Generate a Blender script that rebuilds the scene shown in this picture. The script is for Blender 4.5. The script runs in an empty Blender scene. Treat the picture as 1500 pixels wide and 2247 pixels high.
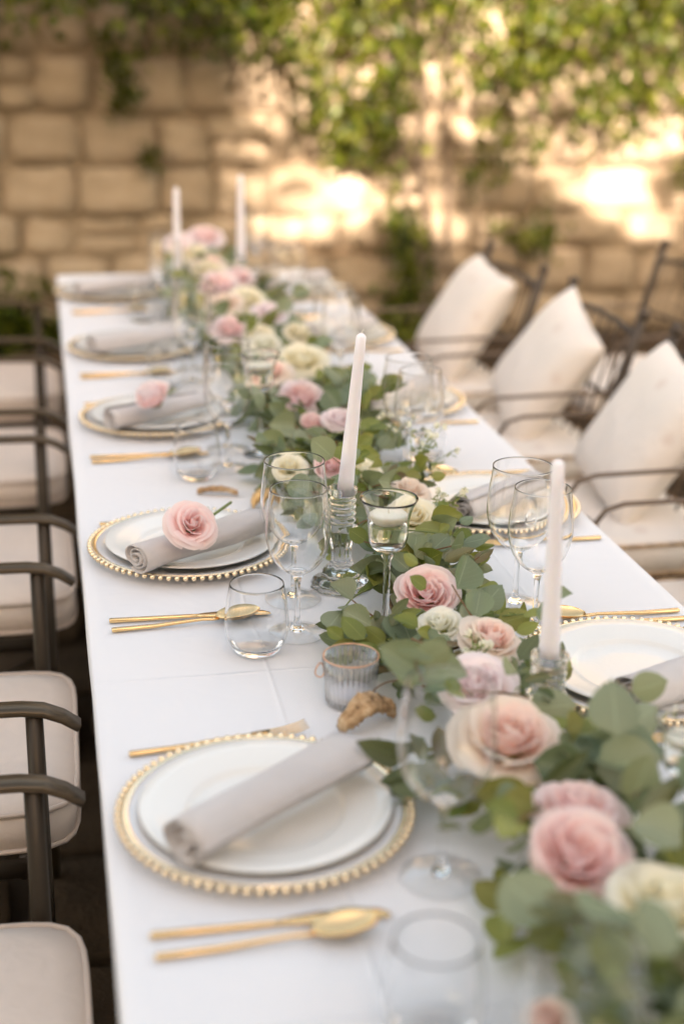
import bpy, math, random
from mathutils import Vector, Matrix, Euler, noise
R = math.radians
PI = math.pi
random.seed(11)
sc = bpy.context.scene
COL = sc.collection

# ------------------------------------------------------------------ camera
YAW, PITCH, ROLL = R(11.93), R(19.565), R(1.126)
cam_d = bpy.data.cameras.new('camera')
cam = bpy.data.objects.new('camera', cam_d); COL.objects.link(cam)
_f = Vector((math.sin(YAW)*math.cos(PITCH), math.cos(YAW)*math.cos(PITCH), -math.sin(PITCH)))
_r = Vector((math.cos(YAW), -math.sin(YAW), 0)); _u = _r.cross(_f)
_r2 = math.cos(ROLL)*_r + math.sin(ROLL)*_u; _u2 = -math.sin(ROLL)*_r + math.cos(ROLL)*_u
cam.matrix_world = Matrix(((_r2.x, _u2.x, -_f.x, -0.036), (_r2.y, _u2.y, -_f.y, 0.0),
                           (_r2.z, _u2.z, -_f.z, 1.605), (0, 0, 0, 1)))
cam_d.sensor_fit = 'VERTICAL'; cam_d.sensor_height = 36; cam_d.lens = 50
cam_d.clip_start = 0.05; cam_d.clip_end = 500
cam_d.dof.use_dof = True; cam_d.dof.focus_distance = 2.08; cam_d.dof.aperture_fstop = 1.75
sc.camera = cam

# ------------------------------------------------------------------ sky, sun, exposure
SUN_EL, SUN_AZ = R(24), R(10)        # azimuth of travel, measured from +Y towards +X
w = bpy.data.worlds.new('World'); sc.world = w; w.use_nodes = True
nt = w.node_tree; nt.nodes.clear()
sky = nt.nodes.new('ShaderNodeTexSky'); sky.sky_type = 'NISHITA'; sky.sun_disc = False
sky.sun_elevation = SUN_EL; sky.sun_rotation = PI + SUN_AZ
sky.air_density = 1.0; sky.dust_density = 2.0; sky.ozone_density = 0.6
wb = nt.nodes.new('ShaderNodeMix'); wb.data_type = 'RGBA'; wb.blend_type = 'MULTIPLY'; wb.inputs['Factor'].default_value = 1
wb.inputs[7].default_value = (1.22, 0.93, 0.66, 1)      # white balance for open shade
bg = nt.nodes.new('ShaderNodeBackground'); bg.inputs['Strength'].default_value = 0.10
wo = nt.nodes.new('ShaderNodeOutputWorld')
nt.links.new(sky.outputs[0], wb.inputs[6]); nt.links.new(wb.outputs[2], bg.inputs[0]); nt.links.new(bg.outputs[0], wo.inputs[0])
sun_d = bpy.data.lights.new('sun', 'SUN'); sun_d.energy = 4.3; sun_d.angle = R(0.53); sun_d.color = (1.0, 0.79, 0.64)
sun = bpy.data.objects.new('sun', sun_d); COL.objects.link(sun)
SUN_D = Vector((math.sin(SUN_AZ)*math.cos(SUN_EL), math.cos(SUN_AZ)*math.cos(SUN_EL), -math.sin(SUN_EL)))
sun.rotation_euler = (-SUN_D).to_track_quat('Z', 'Y').to_euler(); sun.location = (0, -20, 15)
vs = sc.view_settings
vs.view_transform = 'Standard'; vs.look = 'None'; vs.exposure = 2.92; vs.gamma = 1; vs.use_curve_mapping = False
sc.render.engine = 'CYCLES'
cy = sc.cycles
cy.use_denoising = True; cy.max_bounces = 28; cy.transmission_bounces = 26; cy.transparent_max_bounces = 16
cy.diffuse_bounces = 4; cy.glossy_bounces = 5; cy.caustics_refractive = True; cy.caustics_reflective = False
cy.sample_clamp_indirect = 8

# ------------------------------------------------------------------ materials
MATS = {}
def mat(name, col=(.8, .8, .8), rough=.5, metal=0, trans=0, ior=1.45, sss=0, spec=None, sheen=0):
    m = bpy.data.materials.new(name); m.use_nodes = True
    b = m.node_tree.nodes['Principled BSDF']
    b.inputs['Base Color'].default_value = (*col, 1); b.inputs['Roughness'].default_value = rough
    b.inputs['Metallic'].default_value = metal; b.inputs['Transmission Weight'].default_value = trans
    b.inputs['IOR'].default_value = ior
    if sss:
        b.inputs['Subsurface Weight'].default_value = sss; b.inputs['Subsurface Radius'].default_value = (.02, .014, .01); b.inputs['Subsurface Scale'].default_value = .5
    if spec is not None: b.inputs['Specular IOR Level'].default_value = spec
    if sheen: b.inputs['Sheen Weight'].default_value = sheen
    MATS[name] = m
    return m
def nodes(m): return m.node_tree.nodes, m.node_tree.links, m.node_tree.nodes['Principled BSDF']
def nd(m, t, **kw):
    n = m.node_tree.nodes.new(t)
    for k, v in kw.items():
        if k in n.inputs: n.inputs[k].default_value = v
        else: setattr(n, k, v)
    return n
def ramp(m, fac, stops):
    n = nd(m, 'ShaderNodeValToRGB'); e = n.color_ramp.elements
    while len(e) < len(stops): e.new(.5)
    for i, (p, c) in enumerate(stops): e[i].position = p; e[i].color = (*c, 1)
    m.node_tree.links.new(fac, n.inputs[0]); return n.outputs[0]
def mixc(m, fac, a, b, mode='MIX'):
    n = nd(m, 'ShaderNodeMix'); n.data_type = 'RGBA'; n.blend_type = mode
    L = m.node_tree.links
    for s, v in ((0, fac), (6, a), (7, b)):
        if hasattr(v, 'links'): L.new(v, n.inputs[s])
        elif isinstance(v, tuple): n.inputs[s].default_value = (*v, 1)
        else: n.inputs[s].default_value = v
    return n.outputs[2]
def math_n(m, op, a, b=None, c=None):
    n = nd(m, 'ShaderNodeMath'); n.operation = op
    for i, v in enumerate((a, b, c)):
        if v is None: continue
        if hasattr(v, 'links'): m.node_tree.links.new(v, n.inputs[i])
        else: n.inputs[i].default_value = v
    return n.outputs[0]
def noise_tex(m, scale, detail=4, rough=.55, co='Object', dist=0):
    L = m.node_tree.links; tc = nd(m, 'ShaderNodeTexCoord'); n = nd(m, 'ShaderNodeTexNoise')
    n.inputs['Scale'].default_value = scale; n.inputs['Detail'].default_value = detail; n.inputs['Roughness'].default_value = rough
    n.inputs['Distortion'].default_value = dist
    L.new(tc.outputs[co], n.inputs['Vector']); return n.outputs[0]
def bump(m, h, strength=.3, dist=.002):
    n = nd(m, 'ShaderNodeBump'); n.inputs['Strength'].default_value = strength; n.inputs['Distance'].default_value = dist
    m.node_tree.links.new(h, n.inputs['Height']); N, L, b = nodes(m); L.new(n.outputs[0], b.inputs['Normal'])
def world_xyz(m):
    g = nd(m, 'ShaderNodeNewGeometry'); s = nd(m, 'ShaderNodeSeparateXYZ'); m.node_tree.links.new(g.outputs['Position'], s.inputs[0]); return s.outputs
def obj_random(m):
    oi = nd(m, 'ShaderNodeObjectInfo'); g = nd(m, 'ShaderNodeNewGeometry')
    return math_n(m, 'FRACT', math_n(m, 'ADD', oi.outputs['Random'], g.outputs['Random Per Island']))

# stone blocks
def stone_mat(name, a, b, c, stain):
    m = mat(name, a, .9, spec=.2); N, L, bs = nodes(m)
    n1 = noise_tex(m, 5, 6, .6, 'Object'); n2 = noise_tex(m, 1.3, 3, .5, 'Object'); n3 = noise_tex(m, 40, 4, .6)
    c1 = ramp(m, n1, [(.3, b), (.55, a), (.8, c)])
    rnd = obj_random(m)
    c2 = mixc(m, math_n(m, 'MULTIPLY', rnd, .55), c1, (a[0]*.62, a[1]*.6, a[2]*.58))
    st = ramp(m, n2, [(.52, (0, 0, 0)), (.72, (1, 1, 1))])
    c3 = mixc(m, math_n(m, 'MULTIPLY', st, .75), c2, stain)
    L.new(c3, bs.inputs['Base Color'])
    bump(m, math_n(m, 'ADD', math_n(m, 'MULTIPLY', n3, .4), n1), .8, .02)
    return m
stone_mat('stone', (.40, .33, .24), (.25, .20, .135), (.53, .46, .36), (.19, .135, .08))
stone_mat('mortar', (.30, .24, .165), (.15, .112, .07), (.42, .35, .255), (.12, .08, .045))
stone_mat('house_plaster', (.52, .46, .38), (.42, .36, .28), (.6, .55, .48), (.36, .28, .2))
stone_mat('paving', (.075, .050, .030), (.038, .025, .015), (.12, .084, .052), (.03, .02, .012))
stone_mat('earth', (.050, .032, .018), (.026, .017, .01), (.08, .055, .032), (.03, .02, .01))
mat('roof_tile', (.34, .15, .08), .85)
mat('dark_pane', (.03, .035, .04), .1)

# cloths
def cloth_mat(name, col, scale=900, strength=.25, big=.0, rough=.9, var=.06):
    m = mat(name, col, rough, spec=.15, sheen=.15); N, L, bs = nodes(m)
    n1 = noise_tex(m, scale, 2); n2 = noise_tex(m, 7 if big < 4 else 22, 4, .5, dist=(0 if big < 4 else .8))
    c = mixc(m, n2, tuple(x*(1-var) for x in col), tuple(min(1, x*(1+var)) for x in col)); L.new(c, bs.inputs['Base Color'])
    h = n1 if not big else math_n(m, 'ADD', n1, math_n(m, 'MULTIPLY', n2, big))
    bump(m, h, strength, .001 if big < 4 else .0035)
    return m
m = mat('tablecloth', (.80, .79, .795), .85, spec=.2, sheen=.1)
N, L, bs = nodes(m); X = world_xyz(m)
def crease(axis, pos, wdt, wob):
    nn = noise_tex(m, 3.0, 2)
    d = math_n(m, 'SUBTRACT', math_n(m, 'ADD', X[axis], math_n(m, 'MULTIPLY', nn, wob)), pos)
    q = math_n(m, 'DIVIDE', math_n(m, 'MULTIPLY', d, d), -wdt*wdt)
    msk = ramp(m, noise_tex(m, 2.2, 2), [(.40, (0, 0, 0)), (.60, (1, 1, 1))])
    return math_n(m, 'MULTIPLY', math_n(m, 'EXPONENT', q), math_n(m, 'ADD', .12, math_n(m, 'MULTIPLY', msk, .6)))
hs = None
for ax, pos in ((0, .232), (0, .448), (0, .668), (1, 1.02), (1, 1.735), (1, 2.45), (1, 3.16), (1, 3.9)):
    c = crease(ax, pos + .005, .0032, .010)
    hs = c if hs is None else math_n(m, 'ADD', hs, c)
n1 = noise_tex(m, 1400, 2); n2 = noise_tex(m, 5, 4, .5, dist=.6)
h = math_n(m, 'ADD', math_n(m, 'MULTIPLY', hs, 1.5), math_n(m, 'ADD', math_n(m, 'MULTIPLY', n1, .12), math_n(m, 'MULTIPLY', n2, 3.5)))
bump(m, h, .8, .0020)
cloth_mat('napkin', (.63, .59, .575), 1300, .5, 5)
cloth_mat('cushion', (.75, .665, .595), 700, .3, 4)
cloth_mat('piping', (.62, .53, .46), 700, .2)
m = cloth_mat('pillow', (.78, .715, .65), 500, .3, 2)
N, L, bs = nodes(m)
tc = nd(m, 'ShaderNodeTexCoord'); vo = nd(m, 'ShaderNodeTexVoronoi'); vo.inputs['Scale'].default_value = 9
L.new(tc.outputs['Object'], vo.inputs['Vector'])
wn = noise_tex(m, 14, 5, .6); bump(m, math_n(m, 'ADD', math_n(m, 'MULTIPLY', wn, 1.2), vo.outputs['Distance']), .5, .012)
fl = ramp(m, vo.outputs['Distance'], [(.10, (1, 1, 1)), (.22, (0, 0, 0))])
L.new(mixc(m, math_n(m, 'MULTIPLY', fl, .40), (.78, .715, .65), (.60, .46, .39)), bs.inputs['Base Color'])

mat('glass', (1, 1, 1), 0, trans=1, ior=1.40)
for gname, gw, gx in (('thin_glass', 0.0, 3.0), ('pearl_glass', .8, 3.0), ('rib_glass', .10, 1.3)):
  m = mat(gname, (1, 1, 1), 0); N, L, bs = nodes(m)
  lw = nd(m, 'ShaderNodeLayerWeight'); fr_ = math_n(m, 'ADD', .03, math_n(m, 'MULTIPLY', math_n(m, 'POWER', lw.outputs['Facing'], gx), .75)); gl_ = nd(m, 'ShaderNodeBsdfGlossy', Roughness=.02); tr_ = nd(m, 'ShaderNodeBsdfTransparent')
  tr_.inputs[0].default_value = (.992, .994, .992, 1); mx = nd(m, 'ShaderNodeMixShader')
  L.new(fr_, mx.inputs[0]); df_ = nd(m, 'ShaderNodeBsdfDiffuse'); df_.inputs[0].default_value = (.85, .84, .84, 1); m0 = nd(m, 'ShaderNodeMixShader'); m0.inputs[0].default_value = gw; L.new(tr_.outputs[0], m0.inputs[1]); L.new(df_.outputs[0], m0.inputs[2]); L.new(m0.outputs[0], mx.inputs[1]); L.new(gl_.outputs[0], mx.inputs[2]); L.new(mx.outputs[0], N['Material Output'].inputs[0])
mat('water', (.97, .98, .92), 0, trans=1, ior=1.33)
mat('gold', (.98, .80, .55), .20, metal=1)
mat('gold_satin', (.95, .66, .33), .2, metal=1)
mat('rose_gold', (.80, .47, .30), .3, metal=1)
mat('wax', (.84, .82, .88), .45, sss=.3)
mat('cream_wax', (.84, .80, .66), .45, sss=.35)
mat('wick', (.75, .70, .62), .9)
m = mat('porcelain', (.80, .785, .745), .12, spec=.5)
vo = nd(m, 'ShaderNodeTexVoronoi'); vo.inputs['Scale'].default_value = 120; tc = nd(m, 'ShaderNodeTexCoord')
m.node_tree.links.new(tc.outputs['Object'], vo.inputs['Vector']); bump(m, vo.outputs['Distance'], .08, .002)
m = mat('bronze_metal', (.045, .034, .022), .42, metal=.3); bump(m, noise_tex(m, 120, 4), .15, .001)
m = mat('bronze_arm', (.125, .092, .055), .34, metal=.5); N, L, bs = nodes(m)
tc = nd(m, 'ShaderNodeTexCoord'); mp = nd(m, 'ShaderNodeMapping'); mp.inputs['Scale'].default_value = (6, 160, 160)
no = nd(m, 'ShaderNodeTexNoise'); no.inputs['Scale'].default_value = 1; no.inputs['Detail'].default_value = 4
L.new(tc.outputs['Object'], mp.inputs[0]); L.new(mp.outputs[0], no.inputs['Vector'])
L.new(ramp(m, no.outputs[0], [(.3, (.06, .043, .026)), (.7, (.125, .092, .056))]), bs.inputs['Base Color'])
mat('iron_arm', (.17, .125, .09), .5, metal=.2)
mat('iron', (.075, .058, .045), .55, metal=.3)
m = mat('bark', (.40, .26, .14), .8); N, L, bs = nodes(m)
n1 = noise_tex(m, 60, 6, .7); L.new(ramp(m, n1, [(.35, (.10, .05, .02)), (.5, (.48, .30, .15)), (.7, (.68, .52, .34))]), bs.inputs['Base Color']); bump(m, n1, 1, .004)
m = mat('gilded', (.85, .55, .25), .35, metal=.8); bump(m, noise_tex(m, 70, 6, .7), 1, .004)
m = mat('wood_trunk', (.13, .10, .075), .9); n1 = noise_tex(m, 25, 6, .7); bump(m, n1, 1, .01)
mat('stem_brown', (.20, .11, .05), .6)
mat('stem_green', (.17, .22, .07), .6)

def leaf_mat(name, stops, back, transl=.25, rough=.45, veins=True):
    m = mat(name, stops[0], rough, spec=.35); N, L, bs = nodes(m)
    rnd = obj_random(m)
    c = ramp(m, rnd, [(i/(len(stops)-1), s) for i, s in enumerate(stops)])
    n1 = noise_tex(m, 30, 4, .6); c = mixc(m, math_n(m, 'MULTIPLY', n1, .35), c, (stops[0][0]*.5, stops[0][1]*.5, stops[0][2]*.5))
    if veins:
        uv = nd(m, 'ShaderNodeUVMap'); s = nd(m, 'ShaderNodeSeparateXYZ'); L.new(uv.outputs[0], s.inputs[0])
        au = math_n(m, 'ABSOLUTE', math_n(m, 'SUBTRACT', s.outputs[0], .5))
        mid = math_n(m, 'LESS_THAN', au, .016)
        ph = math_n(m, 'FRACT', math_n(m, 'MULTIPLY', math_n(m, 'SUBTRACT', s.outputs[1], math_n(m, 'MULTIPLY', au, .75)), 7))
        side = math_n(m, 'MULTIPLY', math_n(m, 'LESS_THAN', ph, .07), .35)
        v = math_n(m, 'MINIMUM', math_n(m, 'ADD', mid, side), 1)
        c = mixc(m, math_n(m, 'MULTIPLY', v, .40), c, tuple(min(1, x*1.5+.07) for x in stops[0]))
    g = nd(m, 'ShaderNodeNewGeometry')
    c = mixc(m, math_n(m, 'MULTIPLY', g.outputs['Backfacing'], .55), c, back)
    L.new(c, bs.inputs['Base Color'])
    tr = nd(m, 'ShaderNodeBsdfTranslucent'); L.new(mixc(m, 1, c, (1.0, 1.05, .5), 'MULTIPLY'), tr.inputs[0])
    mx = nd(m, 'ShaderNodeMixShader'); mx.inputs[0].default_value = transl
    L.new(bs.outputs[0], mx.inputs[1]); L.new(tr.outputs[0], mx.inputs[2])
    L.new(mx.outputs[0], N['Material Output'].inputs[0])
    return m
leaf_mat('leaf_silver', [(.26, .315, .21), (.18, .235, .145), (.36, .39, .27), (.24, .28, .13)], (.40, .44, .34))
leaf_mat('leaf_green', [(.25, .28, .07), (.16, .21, .055), (.34, .36, .11), (.27, .25, .08)], (.32, .36, .2), .35)
leaf_mat('leaf_olive', [(.14, .165, .07), (.10, .13, .055), (.21, .215, .12), (.22, .15, .09)], (.34, .33, .24))
leaf_mat('leaf_vine', [(.11, .15, .012), (.028, .045, .007), (.20, .22, .024), (.035, .058, .010)], (.10, .12, .02), .5, .4, False)  # dark tones paint shaded leaves, bright tones sunlit ones, mixed at random
leaf_mat('leaf_tree', [(.05, .08, .02), (.07, .1, .03)], (.1, .13, .06), .2, .5, False)

def petal_mat(name, edge, deep):
    m = mat(name, edge, .6, spec=.25); N, L, bs = nodes(m)
    uv = nd(m, 'ShaderNodeUVMap'); s = nd(m, 'ShaderNodeSeparateXYZ'); L.new(uv.outputs[0], s.inputs[0])
    c = ramp(m, s.outputs[1], [(.15, deep), (.75, tuple((a+b)/2 for a, b in zip(edge, deep))), (1., edge)])
    n1 = noise_tex(m, 60, 3); c = mixc(m, math_n(m, 'MULTIPLY', n1, .25), c, deep)
    L.new(c, bs.inputs['Base Color'])
    tr = nd(m, 'ShaderNodeBsdfTranslucent'); L.new(c, tr.inputs[0])
    mx = nd(m, 'ShaderNodeMixShader'); mx.inputs[0].default_value = .46
    L.new(bs.outputs[0], mx.inputs[1]); L.new(tr.outputs[0], mx.inputs[2]); L.new(mx.outputs[0], N['Material Output'].inputs[0])
petal_mat('petal_pink', (.99, .91, .89), (.98, .70, .68))
petal_mat('petal_blush', (.97, .91, .91), (.95, .82, .83))
petal_mat('petal_peach_outer', (.95, .87, .78), (.93, .79, .69))
petal_mat('petal_peach_inner', (.97, .84, .77), (.94, .69, .62))
petal_mat('petal_cream', (.96, .93, .83), (.94, .87, .64))
petal_mat('petal_white', (.94, .92, .87), (.90, .89, .74))

# ------------------------------------------------------------------ mesh helpers
def me_new(name, v, f, m, smooth=True, uv=None):
    me = bpy.data.meshes.new(name); me.from_pydata([tuple(p) for p in v], [], f)
    if m: me.materials.append(MATS[m])
    if smooth: me.polygons.foreach_set('use_smooth', [True]*len(me.polygons))
    if uv:
        l = me.uv_layers.new(name='UVMap')
        for i, lp in enumerate(me.loops): l.data[i].uv = uv[lp.vertex_index]
    me.update(); return me
def ob(name, me, parent=None, loc=(0, 0, 0), rot=None, scale=None, mw=None):
    o = bpy.data.objects.new(name, me); COL.objects.link(o)
    if mw is not None: o.matrix_basis = mw
    else:
        o.location = loc
        if rot is not None: o.rotation_euler = rot
        if scale is not None: o.scale = scale if isinstance(scale, (tuple, list)) else (scale,)*3
    if parent: o.parent = parent
    return o
def tag(o, label, cat, group=None, kind=None):
    if label: o['label'] = label
    if cat: o['category'] = cat
    if group: o['group'] = group
    if kind: o['kind'] = kind
    return o
def thing(name, label, cat, loc=(0, 0, 0), rot=(0, 0, 0), group=None, scale=1):
    o = bpy.data.objects.new(name, None); COL.objects.link(o); o.location = loc; o.rotation_euler = rot
    o.scale = (scale,)*3; o.empty_display_size = .05
    return tag(o, label, cat, group)
class G:
    """collects vertices and faces"""
    def __init__(s): s.v = []; s.f = []; s.uv = []
    def add(s, v, f, uv=None):
        n = len(s.v); s.v += [Vector(p) for p in v]; s.f += [tuple(i+n for i in q) for q in f]
        if uv: s.uv += uv
        return s
    def xf(s, M):
        s.v = [M @ p for p in s.v]; return s
    def mesh(s, name, m, smooth=True): return me_new(name, s.v, s.f, m, smooth, s.uv if len(s.uv) == len(s.v) and s.uv else None)
def lathe(prof, seg=32, closed=False):
    v = []; f = []; n = len(prof)
    idx = []
    for (r, z) in prof:
        if r < 1e-6: idx.append([len(v)]); v.append((0, 0, z))
        else:
            idx.append(list(range(len(v), len(v)+seg)))
            v += [(r*math.cos(2*PI*i/seg), r*math.sin(2*PI*i/seg), z) for i in range(seg)]
    pairs = [(k, k+1) for k in range(n-1)] + ([(n-1, 0)] if closed else [])
    for a, b in pairs:
        A, B = idx[a], idx[b]
        if len(A) == 1 and len(B) == 1: continue
        for i in range(seg):
            j = (i+1) % seg
            if len(A) == 1: f.append((A[0], B[j], B[i]))
            elif len(B) == 1: f.append((A[i], A[j], B[0]))
            else: f.append((A[i], A[j], B[j], B[i]))
    return v, f
def smooth_prof(pts, sub=4):
    """Catmull-Rom through profile points"""
    out = []
    P = [Vector(p) for p in pts]
    for i in range(len(P)-1):
        p0 = P[max(i-1, 0)]; p1 = P[i]; p2 = P[i+1]; p3 = P[min(i+2, len(P)-1)]
        for k in range(sub):
            t = k/sub
            out.append(.5*((2*p1) + (p2-p0)*t + (2*p0-5*p1+4*p2-p3)*t*t + (3*p1-p0-3*p2+p3)*t**3))
    out.append(P[-1]); return [tuple(max(q[0], 0) if j == 0 else q[j] for j in range(len(q))) if len(q) == 2 else q for q in out]
def tube(path, rad, seg=8, cap=True):
    P = [Vector(p) for p in path]; n = len(P)
    rads = rad if isinstance(rad, (list, tuple)) else [rad]*n
    v = []; f = []
    t0 = (P[1]-P[0]).normalized(); a = t0.orthogonal().normalized()
    for i in range(n):
        t = (P[min(i+1, n-1)] - P[max(i-1, 0)]).normalized()
        a = (a - t*a.dot(t)).normalized(); b = t.cross(a)
        v += [P[i] + rads[i]*(math.cos(2*PI*k/seg)*a + math.sin(2*PI*k/seg)*b) for k in range(seg)]
    for i in range(n-1):
        for k in range(seg):
            k2 = (k+1) % seg; f.append((i*seg+k, i*seg+k2, (i+1)*seg+k2, (i+1)*seg+k))
    if cap: f.append(tuple(range(seg-1, -1, -1))); f.append(tuple(range((n-1)*seg, n*seg)))
    return v, f
def strip(path, widths, thick, up=Vector((0, 0, 1)), bev=.25):
    """flat bar swept along a path; width sideways, thickness along up; rounded 8-point section"""
    P = [Vector(p) for p in path]; n = len(P); v = []; f = []
    ws = widths if isinstance(widths, (list, tuple)) else [widths]*n
    ts = thick if isinstance(thick, (list, tuple)) else [thick]*n
    for i in range(n):
        t = (P[min(i+1, n-1)] - P[max(i-1, 0)]).normalized(); s = t.cross(up).normalized(); u = s.cross(t)
        hw, ht = ws[i]/2, ts[i]/2; c = min(hw, ht)*2*bev
        for (x, y) in ((hw, -ht+c), (hw, ht-c), (hw-c, ht), (-hw+c, ht), (-hw, ht-c), (-hw, -ht+c), (-hw+c, -ht), (hw-c, -ht)):
            v.append(P[i] + s*x + u*y)
    for i in range(n-1):
        for k in range(8):
            k2 = (k+1) % 8; f.append((i*8+k2, i*8+k, (i+1)*8+k, (i+1)*8+k2))
    f.append(tuple(range(8))); f.append(tuple(range(n*8-1, n*8-9, -1)))
    return v, f
def box(x0, x1, y0, y1, z0, z1):
    return ([(x0, y0, z0), (x1, y0, z0), (x1, y1, z0), (x0, y1, z0), (x0, y0, z1), (x1, y0, z1), (x1, y1, z1), (x0, y1, z1)],
            [(3, 2, 1, 0), (4, 5, 6, 7), (0, 1, 5, 4), (1, 2, 6, 5), (2, 3, 7, 6), (3, 0, 4, 7)])
def bez(a, b, c, n=8):
    a, b, c = Vector(a), Vector(b), Vector(c)
    return [a*(1-t)**2 + b*2*t*(1-t) + c*t*t for t in [i/n for i in range(n+1)]]
def nz(x, y, z=0): return noise.noise(Vector((x, y, z)))

# ------------------------------------------------------------------ ground
def build_ground():
    v = [(-60, -60, 0), (60, -60, 0), (60, 60, 0), (-60, 60, 0)]
    g = ob('ground', me_new('ground', v, [(0, 1, 2, 3)], 'earth')); tag(g, 'dark brown earth and stone paving of the courtyard', 'ground', kind='structure')
    cnt = 0; y = .1; row = 0
    while y < 6.75:
        d = random.uniform(.28, .42); x = -1.25 + random.uniform(-.2, 0)
        while x < 3.0:
            wd = random.uniform(.28, .55)
            if not (0.12 < x and x+wd < .78 and y < 4.5) and cnt < 290:
                n = 10; pts = []
                hw, hd = wd/2-.014, min(d, 6.8-y)/2-.014
                for k in range(16):
                    a = 2*PI*k/16; c, s_ = math.cos(a), math.sin(a)
                    ex = abs(c)**.45*(1 if c > 0 else -1); ey = abs(s_)**.45*(1 if s_ > 0 else -1)
                    j = 1+random.uniform(-.05, .02)
                    pts.append((ex*hw*j, ey*hd*j))
                h = random.uniform(.018, .034)
                vv = [(p[0], p[1], 0.001) for p in pts] + [(p[0], p[1], h-.008) for p in pts] + [(p[0]*.93, p[1]*.93, h+random.uniform(-.002, .002)) for p in pts] + [(0, 0, h+.002)]
                ff = []
                for k in range(16):
                    k2 = (k+1) % 16
                    ff += [(k, k2, 16+k2, 16+k), (16+k, 16+k2, 32+k2, 32+k), (32+k, 32+k2, 48)]
                ob('paving_stone', me_new('paving_stone', vv, ff, 'paving'), g, (x+wd/2, y+d/2, 0)); cnt += 1
            x += wd
        y += d; row += 1
build_ground()

# ------------------------------------------------------------------ stone wall
WY = 7.0
def block_mesh(wd, ht, dp, seed):
    nx, nzz = max(4, int(wd/.05)), max(4, int(ht/.05)); v = []; f = []
    def fr(i, j):
        u, t = i/nx, j/nzz; x0_, z0_ = u*wd, t*ht; e = min(u, 1-u)*wd; e2 = min(t, 1-t)*ht
        ero = .6+.9*(.5+.5*nz(x0_*4+seed, z0_*4, 2.2)); rnd = .020*ero*(max(0, 1-e/.045)**2 + max(0, 1-e2/.045)**2)
        x = (u-.5)*wd; z = (t-.5)*ht
        jx = .024*nz(z*6+seed, seed*3.1)*max(0, 1-e/.06); jz = .022*nz(x*5-seed, seed*1.7)*max(0, 1-e2/.06)
        cr = max(0, 1-math.hypot(max(0, .07-e), 0)/.07) * 0; k_ = max(0, (1-e/.05))*max(0, (1-e2/.05)); x *= 1-.035*k_; z *= 1-.05*k_
        yy = rnd + .020*nz(x*6+seed*5, z*6, seed) + .006*nz(x*18, z*18+seed, seed)
        return (x+jx, yy, z+jz)
    for j in range(nzz+1):
        for i in range(nx+1): v.append(fr(i, j))
    for j in range(nzz):
        for i in range(nx):
            a = j*(nx+1)+i; f.append((a, a+1, a+nx+2, a+nx+1))
    ring = [i for i in range(nx+1)] + [j*(nx+1)+nx for j in range(1, nzz+1)] + [nzz*(nx+1)+i for i in range(nx-1, -1, -1)] + [j*(nx+1) for j in range(nzz-1, 0, -1)]
    n0 = len(v)
    for k in ring: v.append((v[k][0], dp, v[k][2]))
    m_ = len(ring)
    for k in range(m_):
        k2 = (k+1) % m_; f.append((ring[k2], ring[k], n0+k, n0+k2))
    return v, f
def build_wall():
    wall = thing('stone_wall', 'tall old wall of weathered tan stone blocks behind the table', 'wall', (0, WY, 0))
    core = G().add(*box(-6, 9, .034, .5, 0, 3.6)); ob('mortar_bed', core.mesh('mortar_bed', 'mortar', False), wall)
    rest = G(); z = .0; cnt = [0]
    def put(v, f, pos, x, z):
        if -.75 < x < 3.9 and z < 2.0 and cnt[0] < 296:
            ob('stone_block', me_new('stone_block', v, f, 'stone'), wall, pos); cnt[0] += 1
        else:
            o = Vector(pos); rest.add([Vector(p)+o for p in v], f)
    courses = [.21, .23, .19, .235, .24, .265, .25, .22, .24, .26, .21, .24, .25, .23, .2, .1]
    for ci, h in enumerate(courses):
        x = -6 + random.uniform(0, .2)
        while x < 9:
            wd = random.choice([.2, .26, .3, .34, .4, .5, .28]) * random.uniform(.88, 1.14)
            if ci in (5,) : wd *= .9
            gap = random.uniform(.010, .026); todo = [(0, h)]
            if random.random() < .09: q_ = random.uniform(.4, .6)*h; todo = [(0, q_), (q_, h-q_)]
            for (zo, hh_) in todo:
                v, f = block_mesh(wd-gap, hh_-gap*.9+random.uniform(-.02, .012), .12, random.uniform(0, 90))
                pos = (x+wd/2, random.uniform(-.026, .016), z+zo+hh_/2+random.uniform(-.016, .016))
                put(v, f, pos, x, z)
            x += wd; continue
        z += h
    r = ob('outer_blocks', rest.mesh('outer_blocks', 'stone'), wall); r['kind'] = 'stuff'
build_wall()

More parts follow.
